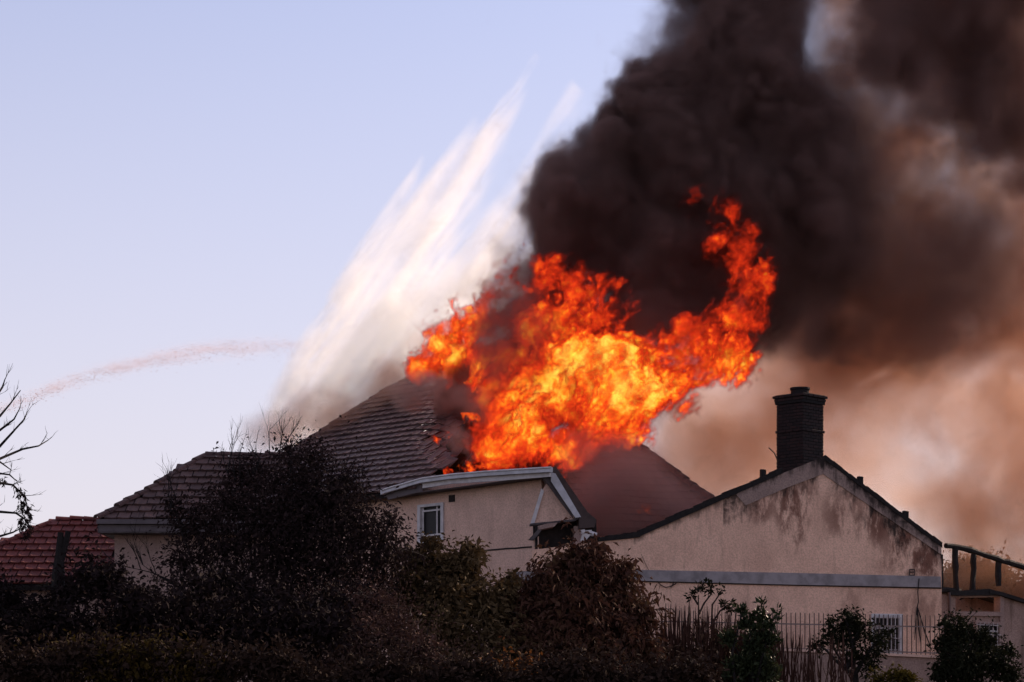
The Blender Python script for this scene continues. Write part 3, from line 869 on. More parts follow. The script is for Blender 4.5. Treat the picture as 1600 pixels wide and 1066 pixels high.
# ------------------------------------------------------------------ the tiled house on the left
B = empty('tiled_house', (-8.0, 60.0, 2.1))
tag(B, 'dark hip-roofed house half hidden behind the tall dark tree', 'house')
B0 = P(152, 812, 58.0)
uB = Vector((0, math.cos(R(35)), math.sin(R(35))))
hB = 2.86 / math.cos(R(35))
xr = -4.2
RB = [B0, Vector((xr, B0.y, B0.z)), Vector((xr, B0.y + 2.86, B0.z + 2.0)), P(322, 713, 60.86)]
roofB = prism('roof', [v - Vector((0, 0, .05)) for v in RB], Vector((0, .05, -.1)), M_CHAR, B)
def keepB(s_, t_, p):
    t = t_ / hB
    return t_ < hB - .1 and p.x > B0.x + (RB[3].x - B0.x) * t + .1 and p.x < xr
def shownB(p):
    x, y = pix(p)
    return 0 if x < 390 else -2
lay_tiles(roofB, B0, Vector((1, 0, 0)), uB, 0.34, 0.36, (0, 7), 10, keepB, M_TILEB, 300, shownB, lambda s_, t_, p: (-.015 * math.sin(s_ * 2.1), .0))
ridge_tiles(roofB, RB[0], RB[3], 0.38, 0.12, M_TILEB)
ridge_tiles(roofB, RB[3], RB[2], 0.40, 0.12, M_TILEB)
prism('roof_slope', [RB[0], RB[3], RB[3] + Vector((0, 0.3, 0)), RB[0] + Vector((0, 6.4, 0))], Vector((0, 0, -.08)), M_TILEB, B)
prism('roof_slope', [RB[3], RB[2], RB[2] + Vector((0, 2.9, -2.0)), RB[3] + Vector((-2.4, 2.9, -2.0))], Vector((0, 0, -.08)), M_TILEB, B)
bar('gutter', B0 + Vector((0, -.06, -.06)), RB[1] + Vector((0, -.06, -.06)), .12, .12, M_FASCIA, B)
bar('fascia', B0 + Vector((.05, .03, -.22)), RB[1] + Vector((0, .03, -.22)), .04, .18, M_FASCIA, B)
bar('soffit', B0 + Vector((.05, .30, -.33)), RB[1] + Vector((0, .30, -.33)), .56, .03, M_SOFFIT, B)
bar('fascia', B0 + Vector((.02, .05, -.2)), B0 + Vector((.02, 6.3, -.2)), .04, .26, M_FASCIA, B)
Bw = B0.x + .34
wz = B0.z - .34
bm = bmesh.new()
add_prism(bm, [(Bw, 58.6, 1.8), (xr, 58.6, 1.8), (xr, 58.6, wz), (Bw, 58.6, wz)], (0, .25, 0))
add_prism(bm, [(Bw, 58.86, 1.8), (Bw, 64.2, 1.8), (Bw, 64.2, wz), (Bw, 58.86, wz)], (.25, 0, 0))
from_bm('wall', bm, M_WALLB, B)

# ------------------------------------------------------------------ the red roof beyond
C_ = empty('red_roofed_house', (-16.0, 64.0, 2.1))
tag(C_, 'low house with red tiled roof at the edge of the sky', 'house')
zr = za(813, 64.0)
hC = 3.0
C0 = Vector((xa(88, 64.0) - hC - 0.2, 61.0, zr - hC * math.tan(R(34))))
uC = Vector((0, math.cos(R(34)), math.sin(R(34))))
tC = hC / math.cos(R(34))
xe = -11.0
RC = [C0, Vector((xe, 61, C0.z)), Vector((xe, 64, zr)), Vector((xa(88, 64), 64, zr))]
roofC = prism('roof', [v - Vector((0, 0, .05)) for v in RC], Vector((0, .05, -.1)), M_CHAR, C_)
def keepC(s_, t_, p):
    return t_ < tC - .1 and p.x > C0.x + (RC[3].x - C0.x) * t_ / tC + .05 and p.x < xe
lay_tiles(roofC, C0, Vector((1, 0, 0)), uC, 0.33, 0.36, (0, 8), 11, keepC, M_TILEC, 300, lambda p: 0 if pix(p)[1] < 895 and pix(p)[0] > -8 else -2, None)
ridge_tiles(roofC, RC[0], RC[3], 0.38, 0.12, M_TILEC)
ridge_tiles(roofC, RC[3], RC[2], 0.40, 0.12, M_TILEC)
prism('roof_slope', [RC[3], RC[2], RC[2] + Vector((0, 3, -2.0)), RC[3] + Vector((-3, 3, -2.0))], Vector((0, 0, -.08)), M_TILEC, C_)
prism('roof_slope', [RC[0], RC[3], RC[0] + Vector((0, 6, 0))], Vector((0, 0, -.08)), M_TILEC, C_)
prism('wall', [(C0.x + .4, 61.4, 1.8), (xe - .3, 61.4, 1.8), (xe - .3, 61.4, C0.z - .1), (C0.x + .4, 61.4, C0.z - .1)], (0, 5.0, 0), M_WALLB, C_)

# ------------------------------------------------------------------ the gabled building on the right
G = empty('gabled_house', (6.0, 51.5, 2.1))
tag(G, 'stained plaster gable building carrying a tall sooty brick chimney', 'house')
pg = Plane(835, 51.2, 1470, 53.0)
rwin = [(1367, 964), (1406, 964.5), (1406, 1018), (1367, 1017)]
wall_with_hole('wall', pg, [(835, 859), (940, 846), (990, 841), (1222, 740), (1286, 715), (1471, 854), (1472, 1085), (835, 1085)], [rwin], 0.28, M_GABLE, G)
# smooth raised coping along both rakes, stained
M_COPE = plaster('coping_plaster', C4(.40, .28, .235), C4(.17, .115, .10), 0.9,
    soot=[(xa(1120, 51), za(772, 51), xa(1284, 51.5), za(704, 51.5), .26, .85), (xa(1284, 51.5), za(704, 51.5), xa(1472, 52.5), za(846, 52.5), .34, .95)])
pg.prism('coping', [(1150, 772), (1222, 740), (1286, 714), (1286, 741), (1230, 762), (1165, 790)], 0.02, M_COPE, G, 0.022)
pg.prism('coping', [(1286.5, 714), (1471, 853), (1470, 866), (1286.5, 741)], 0.02, M_COPE, G, 0.022)
# roof edge: dark verge tiles left of the chimney and along the right-hand slope
dep = -pg.n
for name, a, b, n, hgt in (('verge_tile', (936, 843), (1000, 836), 5, 7), ('verge_tile', (1000, 834), (1222, 736), 15, 9), ('verge_tile', (1290, 716), (1472, 852), 14, 7)):
    for i in range(n):
        t0, t1 = i / n, (i + 1.04) / n
        L = lambda t, dy: (a[0] + (b[0] - a[0]) * t, a[1] + (b[1] - a[1]) * t + dy)
        j = random.uniform(-1.2, .8)
        q = [L(t0, -hgt * .55 + j - .8), L(t1, -hgt * .55 + j), L(t1, hgt * .45), L(t0, hgt * .45)]
        prism(name, [pg.on(x, y, .05) for x, y in q], dep * .32, M_CHAR, G)
for x, y in ((1193, 741), (1345, 752), (1416, 806)):
    pg.prism('verge_tile', [(x - 3, y - 8), (x + 4, y - 7), (x + 4, y + 6), (x - 3, y + 6)], .15, M_CHAR, G, -.02)
# what is left of the roof behind the gable
wl_ = lambda x, y: pg.on(x, y, -.3)
prism('roof', [wl_(1000, 842), wl_(1286, 722), wl_(1286, 722) + dep * 4.0, wl_(1000, 842) + dep * 4.0], (0, 0, -.1), M_CHAR, G)
prism('roof', [wl_(1287, 722), wl_(1470, 858), wl_(1470, 858) + dep * 4.0, wl_(1287, 722) + dep * 4.0], (0, 0, -.1), M_CHAR, G)
prism('side_wall', [pg.on(1470, 860, -.285), pg.on(1470, 1085, -.285), pg.on(1470, 1085, -.285) + dep * 4, pg.on(1470, 860, -.285) + dep * 4], pg.d * -.25, M_GABLE, G)
# painted band across the wall
pg.prism('wall_band', [(800, 893), (980, 889), (1000, 890.5), (1250, 895.5), (1470, 901), (1471, 918), (1250, 914), (1000, 907.5), (980, 906), (800, 909)], 0.05, M_BAND, G, 0.052)
pg.prism('band_drip', [(1000, 908), (1250, 914), (1471, 918.5), (1471, 920), (1250, 915.5), (1000, 909.3)], 0.04, M_DARK, G, 0.035)
window(G, pg, rwin, M_WHITE, 5.0, (0.5,), (0.33,), bars=((.03, .18, .34, .5, .66, .82, .97), (.02, .28, .62, .96)))
# ghost of a wall lantern, its cable and the old aerial stain
bm = bmesh.new()
for a, b in (((1421, 890), (1429, 890)), ((1429, 890), (1429, 899)), ((1429, 899), (1421, 899)), ((1421, 899), (1421, 890)), ((1421, 894), (1429, 894))):
    add_bar(bm, pg.on(*a, .04), pg.on(*b, .04), .02, .03)
from_bm('wall_lantern', bm, M_IRON, G)
bm = bmesh.new()
add_tube(bm, [pg.on(x, y, .07) for x, y in ((1436, 904), (1434, 925), (1435, 940), (1433, 950))], .012, 5)
for q in (((1433, 948), (1431, 972), (1429, 1000)), ((1433, 948), (1436, 985), (1439, 1008)), ((1434, 950), (1446, 990), (1456, 1016))):
    add_tube(bm, [pg.on(x, y, .05) for x, y in q], (.013, .018, .006), 5)
from_bm('burnt_cable', bm, M_CHAR, G)
bm = bmesh.new()
add_tube(bm, [pg.on(x, y, .03) for x, y in ((1026, 906), (1032, 914), (1040, 918), (1050, 916), (1060, 909), (1078, 900))], .012, 5)
add_tube(bm, [pg.on(x, y, .03) for x, y in ((1053, 901), (1052, 912), (1048, 918))], .012, 5)
add_tube(bm, [pg.on(x, y, .02) for x, y in ((1002, 866), (1008, 880), (1014, 892))], .006, 4)
from_bm('wall_wire', bm, M_IRON, G)
tube('thin_rod', [P(1216, 722, 53.0), P(1210, 708, 53.0), P(1201, 699.5, 53.0)], .014, M_IRON, G, 5)

# chimney: a mortar core, every brick of the two faces in view
CX = P(1250, 735, 53.6); YC = 53.6
a_ = 0.80
ang = R(45)
zb, zt = za(748, YC), za(617.5, YC)
ax, ay = Vector((math.cos(ang), math.sin(ang), 0)), Vector((-math.sin(ang), math.cos(ang), 0))
ctr = Vector((CX.x, YC, 0))
def block(bm, cx, half, z0, z1):
    add_prism(bm, [cx + ax * (sx * half) + ay * (sy * half) + Vector((0, 0, z0)) for sx, sy in ((-1, -1), (1, -1), (1, 1), (-1, 1))], (0, 0, z1 - z0))
bm = bmesh.new(); block(bm, ctr, a_ / 2 - .012, zb - .5, zt - .01); block(bm, ctr, a_ / 2 + .025, zt - .24, zt - .015)
chim = from_bm('chimney', bm, M_MORTAR, G)
base = world_base(chim)
bw, bh, bt = .20, .068, .10
bm = bmesh.new()
add_prism(bm, [(-bw / 2 + .006, 0, .005), (bw / 2 - .006, 0, .005), (bw / 2 - .006, 0, bh - .005), (-bw / 2 + .006, 0, bh - .005)], (0, bt, 0))
bmesh.ops.bevel(bm, geom=bm.edges[:], offset=.006, segments=1, affect='EDGES')
bmesh.ops.recalc_face_normals(bm, faces=bm.faces)
bme = bpy.data.meshes.new('brick'); bm.to_mesh(bme); bm.free(); bme.materials.append(M_BRICK)
rear = bmesh.new()
z, k = zb - .05, 0
while z < zt - .05:
    top = zt - z
    corb = .045 if top < .09 else .07 if top < .16 else .04 if top < .24 else .02 if .86 < top < .93 else 0.0
    half = a_ / 2 + corb
    for fi, (o_, run, out) in enumerate(((-ay, ax, -ay), (-ax, ay, -ax), (ay, ax, ay), (ax, ay, ax))):
        nb = 2 * half / bw
        n_ = int(round(nb)); w_ = 2 * half / n_
        for i in range(n_ + (k % 2)):
            c0 = -half + w_ * (i + .5 - (.5 if k % 2 else 0))
            lo_, hi_ = max(c0 - w_ / 2, -half), min(c0 + w_ / 2, half)
            if hi_ - lo_ < .04: continue
            p = ctr + out * (half + random.uniform(-.004, .006)) + run * ((lo_ + hi_) / 2) + Vector((0, 0, z))
            m = Matrix((run, -out, Vector((0, 0, 1)))).transposed().to_4x4() @ Matrix.Diagonal(((hi_ - lo_) / bw, .55 + corb * 4, 1, 1))
            m.translation = p
            if fi < 2 and z > zb:
                o = bpy.data.objects.new('brick', bme); COL.objects.link(o); o.parent = chim
                m.translation = p - base; o.matrix_local = m
            else:
                v0 = len(rear.verts); rear.from_mesh(bme); rear.verts.ensure_lookup_table()
                for v in rear.verts[v0:]: v.co = m @ v.co
    z += .075; k += 1
o = from_bm('brick_backing', rear, M_BRICK, chim); o['kind'] = 'stuff'
bm = bmesh.new()
add_tube(bm, [ctr + Vector((0, 0, zt - .03)), ctr + Vector((0, 0, zt + .11)), ctr + Vector((0, 0, zt + .125)), ctr + Vector((0, 0, zt + .17))], (.225, .215, .245, .24), 14)
from_bm('chimney_pot', bm, M_BRICK, chim)

# white lamp fitting in the corner between the two walls
lamp = empty('lamp_fitting', endp.on(914, 840, .25))
tag(lamp, 'broken white lamp fitting tilted at the corner beside the gable', 'lamp')
endp.prism('shade', [(907, 845), (912, 829), (925, 828), (923, 836), (913, 847)], .16, M_WHITE, lamp, .32)
endp.prism('bracket', [(908, 828), (914, 827), (914, 832), (909, 834)], .12, M_WHITE, lamp, .38)
q = endp.on(928, 835, .30)
tube('bulb_holder', [q + Vector((-.07, 0, .02)), q + Vector((.06, -.02, -.02))], .055, M_WHITE, lamp, 10)
tube('arm', [endp.on(917, 842, .2), endp.on(920, 850, .1), endp.on(921, 856, -.3)], .025, M_IRON, lamp, 6)

# ------------------------------------------------------------------ fence on its low plinth in front of the gable wall
fp = Plane(835, 50.2, 1470, 52.0)
pl_ = empty('plinth_wall', fp.on(1250, 1070))
tag(pl_, 'low stained garden wall carrying the iron railing', 'wall')
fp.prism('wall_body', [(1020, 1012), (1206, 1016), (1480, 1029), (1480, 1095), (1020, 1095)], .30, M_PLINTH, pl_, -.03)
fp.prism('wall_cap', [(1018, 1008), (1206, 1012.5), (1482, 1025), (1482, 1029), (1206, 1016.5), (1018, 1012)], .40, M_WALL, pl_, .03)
fn = empty('iron_fence', fp.on(1250, 1010))
tag(fn, 'thin iron railing of upright bars before the gable wall', 'fence')
rl = lambda x, y0, y1: y0 + (y1 - y0) * (x - 1030) / 440
xk = 1033.0
while xk < 1474:
    yt = rl(xk, 953.5, 962) + random.uniform(-.6, .6)
    yb = rl(xk, 1010, 1025)
    pts = [fp.on(xk, yb, -.05), fp.on(xk, yt + 8, -.05), fp.on(xk, yt, -.05)]
    if xk < 1062: pts = [fp.on(xk, yb, -.05), fp.on(xk, yt + 5, -.05), fp.on(xk - 2, yt + .5, .05), fp.on(xk - 6, yt - 2.5, .15), fp.on(xk - 10, yt - 1.5, .2)]
    if all(abs(xk - w) > 9 for w in (1120,)): tube('bar', pts, .011, M_IRON, fn, 5)
    xk += 7.25
for y0, y1 in ((971, 980), (1007, 1021)):
    bar('rail', fp.on(1030, y0, -.05), fp.on(1476, y1, -.05), .02, .03, M_RAIL, fn)

# ------------------------------------------------------------------ burnt frame and low annexe at the right edge
H = empty('burnt_annexe', P(1545, 1060, 54.5))
tag(H, 'gutted low annexe with charred posts standing under a sloping beam', 'ruin')
ph = Plane(1470, 54.0, 1640, 55.6)
def rough_beam(name, a, b, w, h, parent):
    a, b = Vector(a), Vector(b)
    n = max(3, int((b - a).length / .18))
    pts = [a.lerp(b, i / n) + Vector((random.uniform(-1, 1), random.uniform(-1, 1), random.uniform(-1, 1))) * w * .10 for i in range(n + 1)]
    bm = bmesh.new(); add_tube(bm, pts, [w * .5 * random.uniform(.82, 1.15) for _ in pts], 7)
    return from_bm(name, bm, M_CHAR, parent)
rough_beam('beam', ph.on(1478, 852), ph.on(1525, 862), .15, .15, H)
rough_beam('beam', ph.on(1520, 861), ph.on(1640, 900), .14, .14, H)
rough_beam('post', ph.on(1470.5, 866, .05), ph.on(1471, 925, .05), .09, .09, H)
rough_beam('post', ph.on(1492, 858), ph.on(1494, 926), .14, .14, H)
rough_beam('post', ph.on(1521, 864, -.4), ph.on(1520, 928, -.4), .16, .16, H)
rough_beam('post', ph.on(1560, 874, -1.2), ph.on(1560, 915, -1.2), .16, .16, H)
rough_beam('beam', ph.on(1470, 922), ph.on(1500, 925), .16, .16, H)
ph.prism('ledge', [(1484, 924), (1546, 920), (1562, 925), (1562, 930), (1500, 931), (1484, 929)], .6, M_CHAR, H, .1)
ph.prism('roof_edge', [(1546, 921), (1566, 925), (1650, 952), (1650, 957), (1566, 931), (1546, 927)], 1.2, M_CHAR, H, .12)
awin = [(1528, 974), (1562, 976), (1562, 1012), (1528, 1011)]
wall_with_hole('wall', ph, [(1471, 929), (1562, 930), (1650, 956), (1650, 1095), (1471, 1095)], [[(1493, 934), (1562, 933), (1562, 956), (1493, 955)], awin], .22, M_PLINTH, H)
ph.prism('lintel', [(1488, 956), (1566, 957), (1566, 963), (1488, 962)], .3, M_WALLB, H, .06)
ph.prism('door_post', [(1563, 930), (1569, 931), (1569, 1040), (1563, 1040)], .2, M_WALLB, H, .04)
prism('inner_wall', [ph.on(1488, 930, -.9), ph.on(1570, 930, -.9), ph.on(1570, 960, -.9), ph.on(1488, 960, -.9)], -ph.n * .1, M_PLINTH, H)
window(H, ph, awin, M_WALLB, 3.5, (0.5,), (0.3,), bars=((.1, .3, .5, .7, .9), (.05, .45, .9)))
tube('drainpipe', [ph.on(1483, 926, .12), ph.on(1483, 960, .12), ph.on(1483, 1050, .12)], .035, M_IRON, H, 7)
bm = bmesh.new()
for i in range(9):
    a = ph.on(1500 + 6 * i, 930, random.uniform(-.3, 0)); add_bar(bm, a, a + Vector((random.uniform(-.3, .3), -.05, random.uniform(-.12, -.03))), .05, .03)
o = from_bm('charred_debris', bm, M_CHAR, H); o['kind'] = 'stuff'
# ------------------------------------------------------------------ plants
def leaf_mat(name, cols, rough=0.6, trans=0.25):
    s = NT(name)
    p = s.pos()
    n = s.noise(p, 9.0, 2, 0.6)
    big = s.noise(p, 0.9, 3, 0.55)
    v = s.math('ADD', s.math('MULTIPLY', n, 0.65), s.math('MULTIPLY', big, 0.35))
    k = len(cols)
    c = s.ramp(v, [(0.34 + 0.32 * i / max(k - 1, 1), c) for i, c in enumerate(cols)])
    d = s.n.new('ShaderNodeBsdfPrincipled'); s.l.new(c, d.inputs['Base Color']); d.inputs['Roughness'].default_value = rough
    d.inputs['Specular IOR Level'].default_value = 0.06
    t = s.n.new('ShaderNodeBsdfTranslucent'); s.l.new(c, t.inputs[0])
    m = s.n.new('ShaderNodeMixShader'); m.inputs[0].default_value = trans
    s.l.new(d.outputs[0], m.inputs[1]); s.l.new(t.outputs[0], m.inputs[2]); s.l.new(m.outputs[0], s.out.inputs[0])
    return s.m
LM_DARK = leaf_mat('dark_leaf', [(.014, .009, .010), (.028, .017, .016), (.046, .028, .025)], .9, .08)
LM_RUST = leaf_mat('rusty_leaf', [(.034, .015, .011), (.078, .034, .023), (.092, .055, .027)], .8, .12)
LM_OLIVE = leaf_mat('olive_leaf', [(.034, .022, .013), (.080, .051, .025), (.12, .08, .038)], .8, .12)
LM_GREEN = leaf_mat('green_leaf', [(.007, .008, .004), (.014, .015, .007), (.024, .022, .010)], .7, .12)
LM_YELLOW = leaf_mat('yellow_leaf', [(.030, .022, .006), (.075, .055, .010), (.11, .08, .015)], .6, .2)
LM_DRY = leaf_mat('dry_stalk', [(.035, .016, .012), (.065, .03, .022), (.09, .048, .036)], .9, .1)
LM_ORANGE = leaf_mat('orange_leaf', [(.05, .015, .008), (.14, .05, .015), (.20, .10, .03)], .6, .2)
M_BARK = plain('dark_bark', C4(.016, .011, .010), 0.9, 0.5, 12.0, bump=0.8)
M_TWIG = plain('twig', C4(.028, .016, .013), 0.9, 0.4, 12.0)

def leaf_mesh(name, pts, axis, size, width=0.42, fold=0.25, rng=None, droop=0.0):
    """One folded leaf (four corners, two triangles) at each of PTS pointing along AXIS."""
    n = len(pts)
    rng = rng or np.random.default_rng(1)
    a = axis / (np.linalg.norm(axis, axis=1, keepdims=True) + 1e-6)
    r = rng.standard_normal((n, 3)); b = np.cross(a, r); b /= np.linalg.norm(b, axis=1, keepdims=True) + 1e-6
    c = np.cross(a, b)
    L = (size * rng.uniform(.6, 1.35, n))[:, None]
    mid = pts + a * L * .5 + c * L * fold * .4
    tip = pts + a * L - np.array([0, 0, 1.0]) * L * droop
    v = np.empty((n, 4, 3), np.float32)
    v[:, 0] = pts; v[:, 1] = mid + b * L * width * .5; v[:, 2] = tip; v[:, 3] = mid - b * L * width * .5
    me = bpy.data.meshes.new(name)
    me.vertices.add(n * 4); me.vertices.foreach_set('co', v.ravel())
    i0 = np.arange(n, dtype=np.int32)[:, None] * 4
    f = np.concatenate([i0 + np.array([0, 1, 2]), i0 + np.array([0, 2, 3])], 1).astype(np.int32).ravel()
    me.loops.add(n * 6); me.loops.foreach_set('vertex_index', f)
    me.polygons.add(n * 2); me.polygons.foreach_set('loop_start', np.arange(n * 2, dtype=np.int32) * 3)
    me.update(calc_edges=True); me.validate()
    return me

def bush(name, part, blobs, mat, label, cat, n_leaves, size, seed, group=None, droop=.35, stems=8, bark=None, width=.42, up=.2, clump=.16, spread=1.0, trunk=None, twigs=1.0, whorl=6, inner=.4, trunk_w=.085):
    """BLOBS: (px, py, radius px, distance[, depth factor]). Leaves sit in whorls at twig ends spread through the blobs, denser outside."""
    rng = np.random.default_rng(seed)
    rnd = random.Random(seed)
    cs = np.array([P(b[0], b[1], b[3]) for b in blobs]); rs = np.array([b[2] * b[3] / F for b in blobs])
    base = Vector((float(np.average(cs[:, 0], weights=rs)), float(np.average(cs[:, 1], weights=rs)), 0))
    if trunk: base = P(trunk[0][0], trunk[0][1], trunk[0][2]); 
    base.z = ground_z(base.x, base.y) - .05
    t = empty(name, base); tag(t, label, cat, group)
    wts = rs ** 2; wts = wts / wts.sum()
    nt = max(8, n_leaves // whorl)
    bi = rng.choice(len(blobs), nt, p=wts)
    u = rng.standard_normal((nt, 3)); u /= np.linalg.norm(u, axis=1, keepdims=True)
    rad = rng.uniform(.25, 1.0, nt) ** 0.6 * (1 + .22 * rng.standard_normal(nt) * spread)
    tips = cs[bi] + u * (rs[bi] * rad)[:, None] * np.array([1, .9, 1])
    keep = tips[:, 2] > 0.2
    tips, u, bi = tips[keep], u[keep], bi[keep]
    # leaves round each twig end
    k = rng.integers(max(2, whorl // 2), whorl * 3 // 2 + 1, len(tips))
    idx = np.repeat(np.arange(len(tips)), k)
    ax = u[idx] * .7 + rng.standard_normal((len(idx), 3)) * .75 + np.array([0, 0, up - droop])
    pts = tips[idx] + rng.standard_normal((len(idx), 3)) * clump * np.array([1, 1, 1]) * .5
    me = leaf_mesh(part, pts, ax, size, width, rng=rng, droop=droop * .5)
    link(part, me, mat, t)
    if inner:       # bigger, older leaves in the shade inside
        ni = int(n_leaves * inner * 1.6)
        b2 = rng.choice(len(blobs), ni, p=wts)
        u2 = rng.standard_normal((ni, 3)); u2 /= np.linalg.norm(u2, axis=1, keepdims=True)
        p2 = cs[b2] + u2 * (rs[b2] * rng.uniform(0, .62, ni) ** .7)[:, None]
        link('inner_' + part, leaf_mesh('inner_' + part, p2, rng.standard_normal((ni, 3)) + np.array([0, 0, -droop]), size * 1.5, .5, rng=rng), mat, t)
    # stems from the ground into the blobs, twigs to the tips
    bm = bmesh.new()
    if trunk:
        tp = [P(x, y, Y) for x, y, Y in trunk]; tp[0] = Vector((tp[0].x, tp[0].y, base.z))
        n_ = len(tp)
        add_tube(bm, tp, [trunk_r(i, n_) * (trunk_w / .085) for i in range(n_)], 7)
    starts = tp[len(tp) // 2:] if trunk else None
    for s_ in range(stems):
        j = s_ % len(blobs) if len(blobs) <= stems else rng.integers(len(blobs))
        c = Vector(cs[j]); 
        a0 = Vector(starts[rnd.randrange(len(starts))]) if starts else Vector((base.x + (c.x - base.x) * .55 + rnd.uniform(-.3, .3), base.y + (c.y - base.y) * .6 + rnd.uniform(-.2, .2), base.z))
        m1 = a0.lerp(c, .45) + Vector((rnd.uniform(-.15, .15), rnd.uniform(-.1, .1), .08 * (c - a0).length))
        end = c + Vector((rnd.uniform(-.5, .5), rnd.uniform(-.4, .4), rnd.uniform(0, .7))) * float(rs[j])
        w = .018 + .012 * (c - a0).length ** .5
        add_tube(bm, [a0, a0.lerp(m1, .5), m1, m1.lerp(c, .5), c, end], [w, w * .85, w * .7, w * .55, w * .4, w * .18], 5)
    from_bm('trunk', bm, bark or M_BARK, t)
    if twigs:
        bm = bmesh.new()
        sel = rng.choice(len(tips), min(len(tips), int(140 * twigs)), replace=False)
        for i in sel:
            c = Vector(cs[bi[i]]); q = Vector(tips[i])
            a0 = c.lerp(q, rnd.uniform(.1, .45))
            mid = a0.lerp(q, .5) + Vector((rnd.uniform(-1, 1), rnd.uniform(-1, 1), rnd.uniform(-.2, 1))) * .05
            add_tube(bm, [a0, mid, q], [.012, .009, .004], 4)
        from_bm('twig', bm, M_TWIG, t)['kind'] = 'stuff'
    return t

def trunk_r(i, n): return .085 * (1 - .62 * i / max(n - 1, 1))

def twig_fan(bm, a, d, length, rad, depth, rnd, curl=.25, bend=.16):
    """A bare branch that forks and forks again."""
    pts, p, dd = [a], Vector(a), Vector(d).normalized()
    n = 5
    for i in range(n):
        dd = (dd + Vector((rnd.uniform(-1, 1), rnd.uniform(-1, 1) * .6, rnd.uniform(-.6, 1.0))) * bend).normalized()
        p = p + dd * length / n; pts.append(p.copy())
    add_tube(bm, pts, [rad * (1 - .75 * i / n) for i in range(n + 1)], 5 if rad > .01 else 4)
    if depth:
        for _ in range(rnd.choice((2, 3, 3))):
            i = rnd.randint(1, n)
            s_ = Vector((rnd.uniform(-1, 1), rnd.uniform(-.6, .6), rnd.uniform(-.3, 1)))
            twig_fan(bm, pts[i], (dd + s_ * .8), length * rnd.uniform(.45, .7), max(rad * .55, .0035), depth - 1, rnd, curl, bend)
    return pts

# tall dark tree in front of the left house
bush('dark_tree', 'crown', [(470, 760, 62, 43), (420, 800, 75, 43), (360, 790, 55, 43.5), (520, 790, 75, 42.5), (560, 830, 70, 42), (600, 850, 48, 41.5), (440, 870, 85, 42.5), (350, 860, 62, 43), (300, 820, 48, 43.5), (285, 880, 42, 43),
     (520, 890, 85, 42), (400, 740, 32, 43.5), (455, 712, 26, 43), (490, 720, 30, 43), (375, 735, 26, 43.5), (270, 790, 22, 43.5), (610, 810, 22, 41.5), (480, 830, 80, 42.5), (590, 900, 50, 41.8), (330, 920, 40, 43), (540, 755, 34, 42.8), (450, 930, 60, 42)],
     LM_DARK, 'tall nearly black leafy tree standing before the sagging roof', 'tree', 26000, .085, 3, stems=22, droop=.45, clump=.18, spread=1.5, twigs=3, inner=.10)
# thin twigs above it
t = bpy.data.objects['dark_tree']
rnd = random.Random(5); bm = bmesh.new()
for x, y, dx, n in ((372, 750, -.25, 3), (395, 740, .1, 3), (355, 740, -.1, 2), (268, 775, -.35, 2), (430, 715, .15, 2), (445, 700, .1, 2), (262, 800, -.2, 2)):
    for _ in range(n):
        twig_fan(bm, P(x + rnd.uniform(-8, 8), y, 43.2), Vector((dx + rnd.uniform(-.4, .4), 0, 1)), rnd.uniform(.45, .75), .012, 2, rnd)
for x, y in ((300, 930), (285, 915), (320, 940)):
    twig_fan(bm, P(x, y, 43), Vector((-1.0, 0, .45)), 1.1, .022, 3, rnd, bend=.2)
from_bm('bare_twig', bm, M_BARK, t)['kind'] = 'stuff'
# sprig of leaves standing up on top of the tree
rng = np.random.default_rng(77)
pp = np.array([P(x + rng.normal(0, 6), y + rng.normal(0, 5), 43.1) for x, y in ((440, 697), (452, 693), (462, 690), (470, 688), (448, 705), (458, 700)) for _ in range(9)])
link('sprig', leaf_mesh('sprig', pp, rng.standard_normal((len(pp), 3)) + np.array([0, 0, .5]), .10, rng=rng), LM_DARK, t)['kind'] = 'stuff'

# bushes in the middle
bush('rust_leaved_bush', 'foliage', [(900, 900, 62, 44), (950, 930, 62, 44), (850, 930, 55, 44), (905, 875, 32, 44), (1000, 960, 36, 43.5), (880, 980, 80, 43), (960, 1000, 62, 43), (800, 960, 55, 43.5), (830, 1030, 70, 42.5), (930, 1050, 75, 42.5), (935, 862, 18, 44), (975, 895, 26, 44), (865, 895, 26, 44), (1010, 1020, 36, 43)],
     LM_RUST, 'big rusty brown bush with drooping leaves below the lamp fitting', 'bush', 12000, .135, 11, stems=16, droop=.75, width=.34, clump=.14, spread=1.1)
bush('olive_bush', 'foliage', [(690, 890, 40, 43), (725, 880, 34, 43), (650, 880, 36, 43), (700, 940, 55, 42.5), (760, 945, 42, 42.5), (640, 930, 44, 42.5), (740, 860, 18, 43.3), (690, 1000, 70, 42), (770, 1010, 50, 42), (735, 905, 22, 43), (790, 920, 24, 43), (672, 850, 14, 43.2), (800, 900, 9, 43)],
     LM_OLIVE, 'olive brown bush growing beneath the small barred upstairs window', 'bush', 7500, .115, 12, stems=14, droop=.5, clump=.14, spread=1.3)
bush('dry_shrub', 'foliage', [(520, 960, 60, 40), (580, 950, 52, 40), (480, 965, 40, 40), (600, 960, 44, 40.5), (660, 1020, 50, 39), (560, 1000, 60, 39), (500, 1060, 50, 38.5), (700, 1060, 50, 38.5), (470, 1010, 60, 39.5), (540, 1040, 70, 39), (620, 1000, 60, 39.5), (640, 1050, 55, 39), (440, 1050, 48, 39)],
     LM_DRY and leaf_mat('dusty_leaf', [(.036, .019, .016), (.075, .040, .033), (.11, .062, .050)], .9, .08), 'low dusty shrub with dry twigs between the dark tree and olive bush', 'bush', 13000, .07, 13, stems=10, droop=.2, width=.3, clump=.22, spread=1.5, twigs=3)
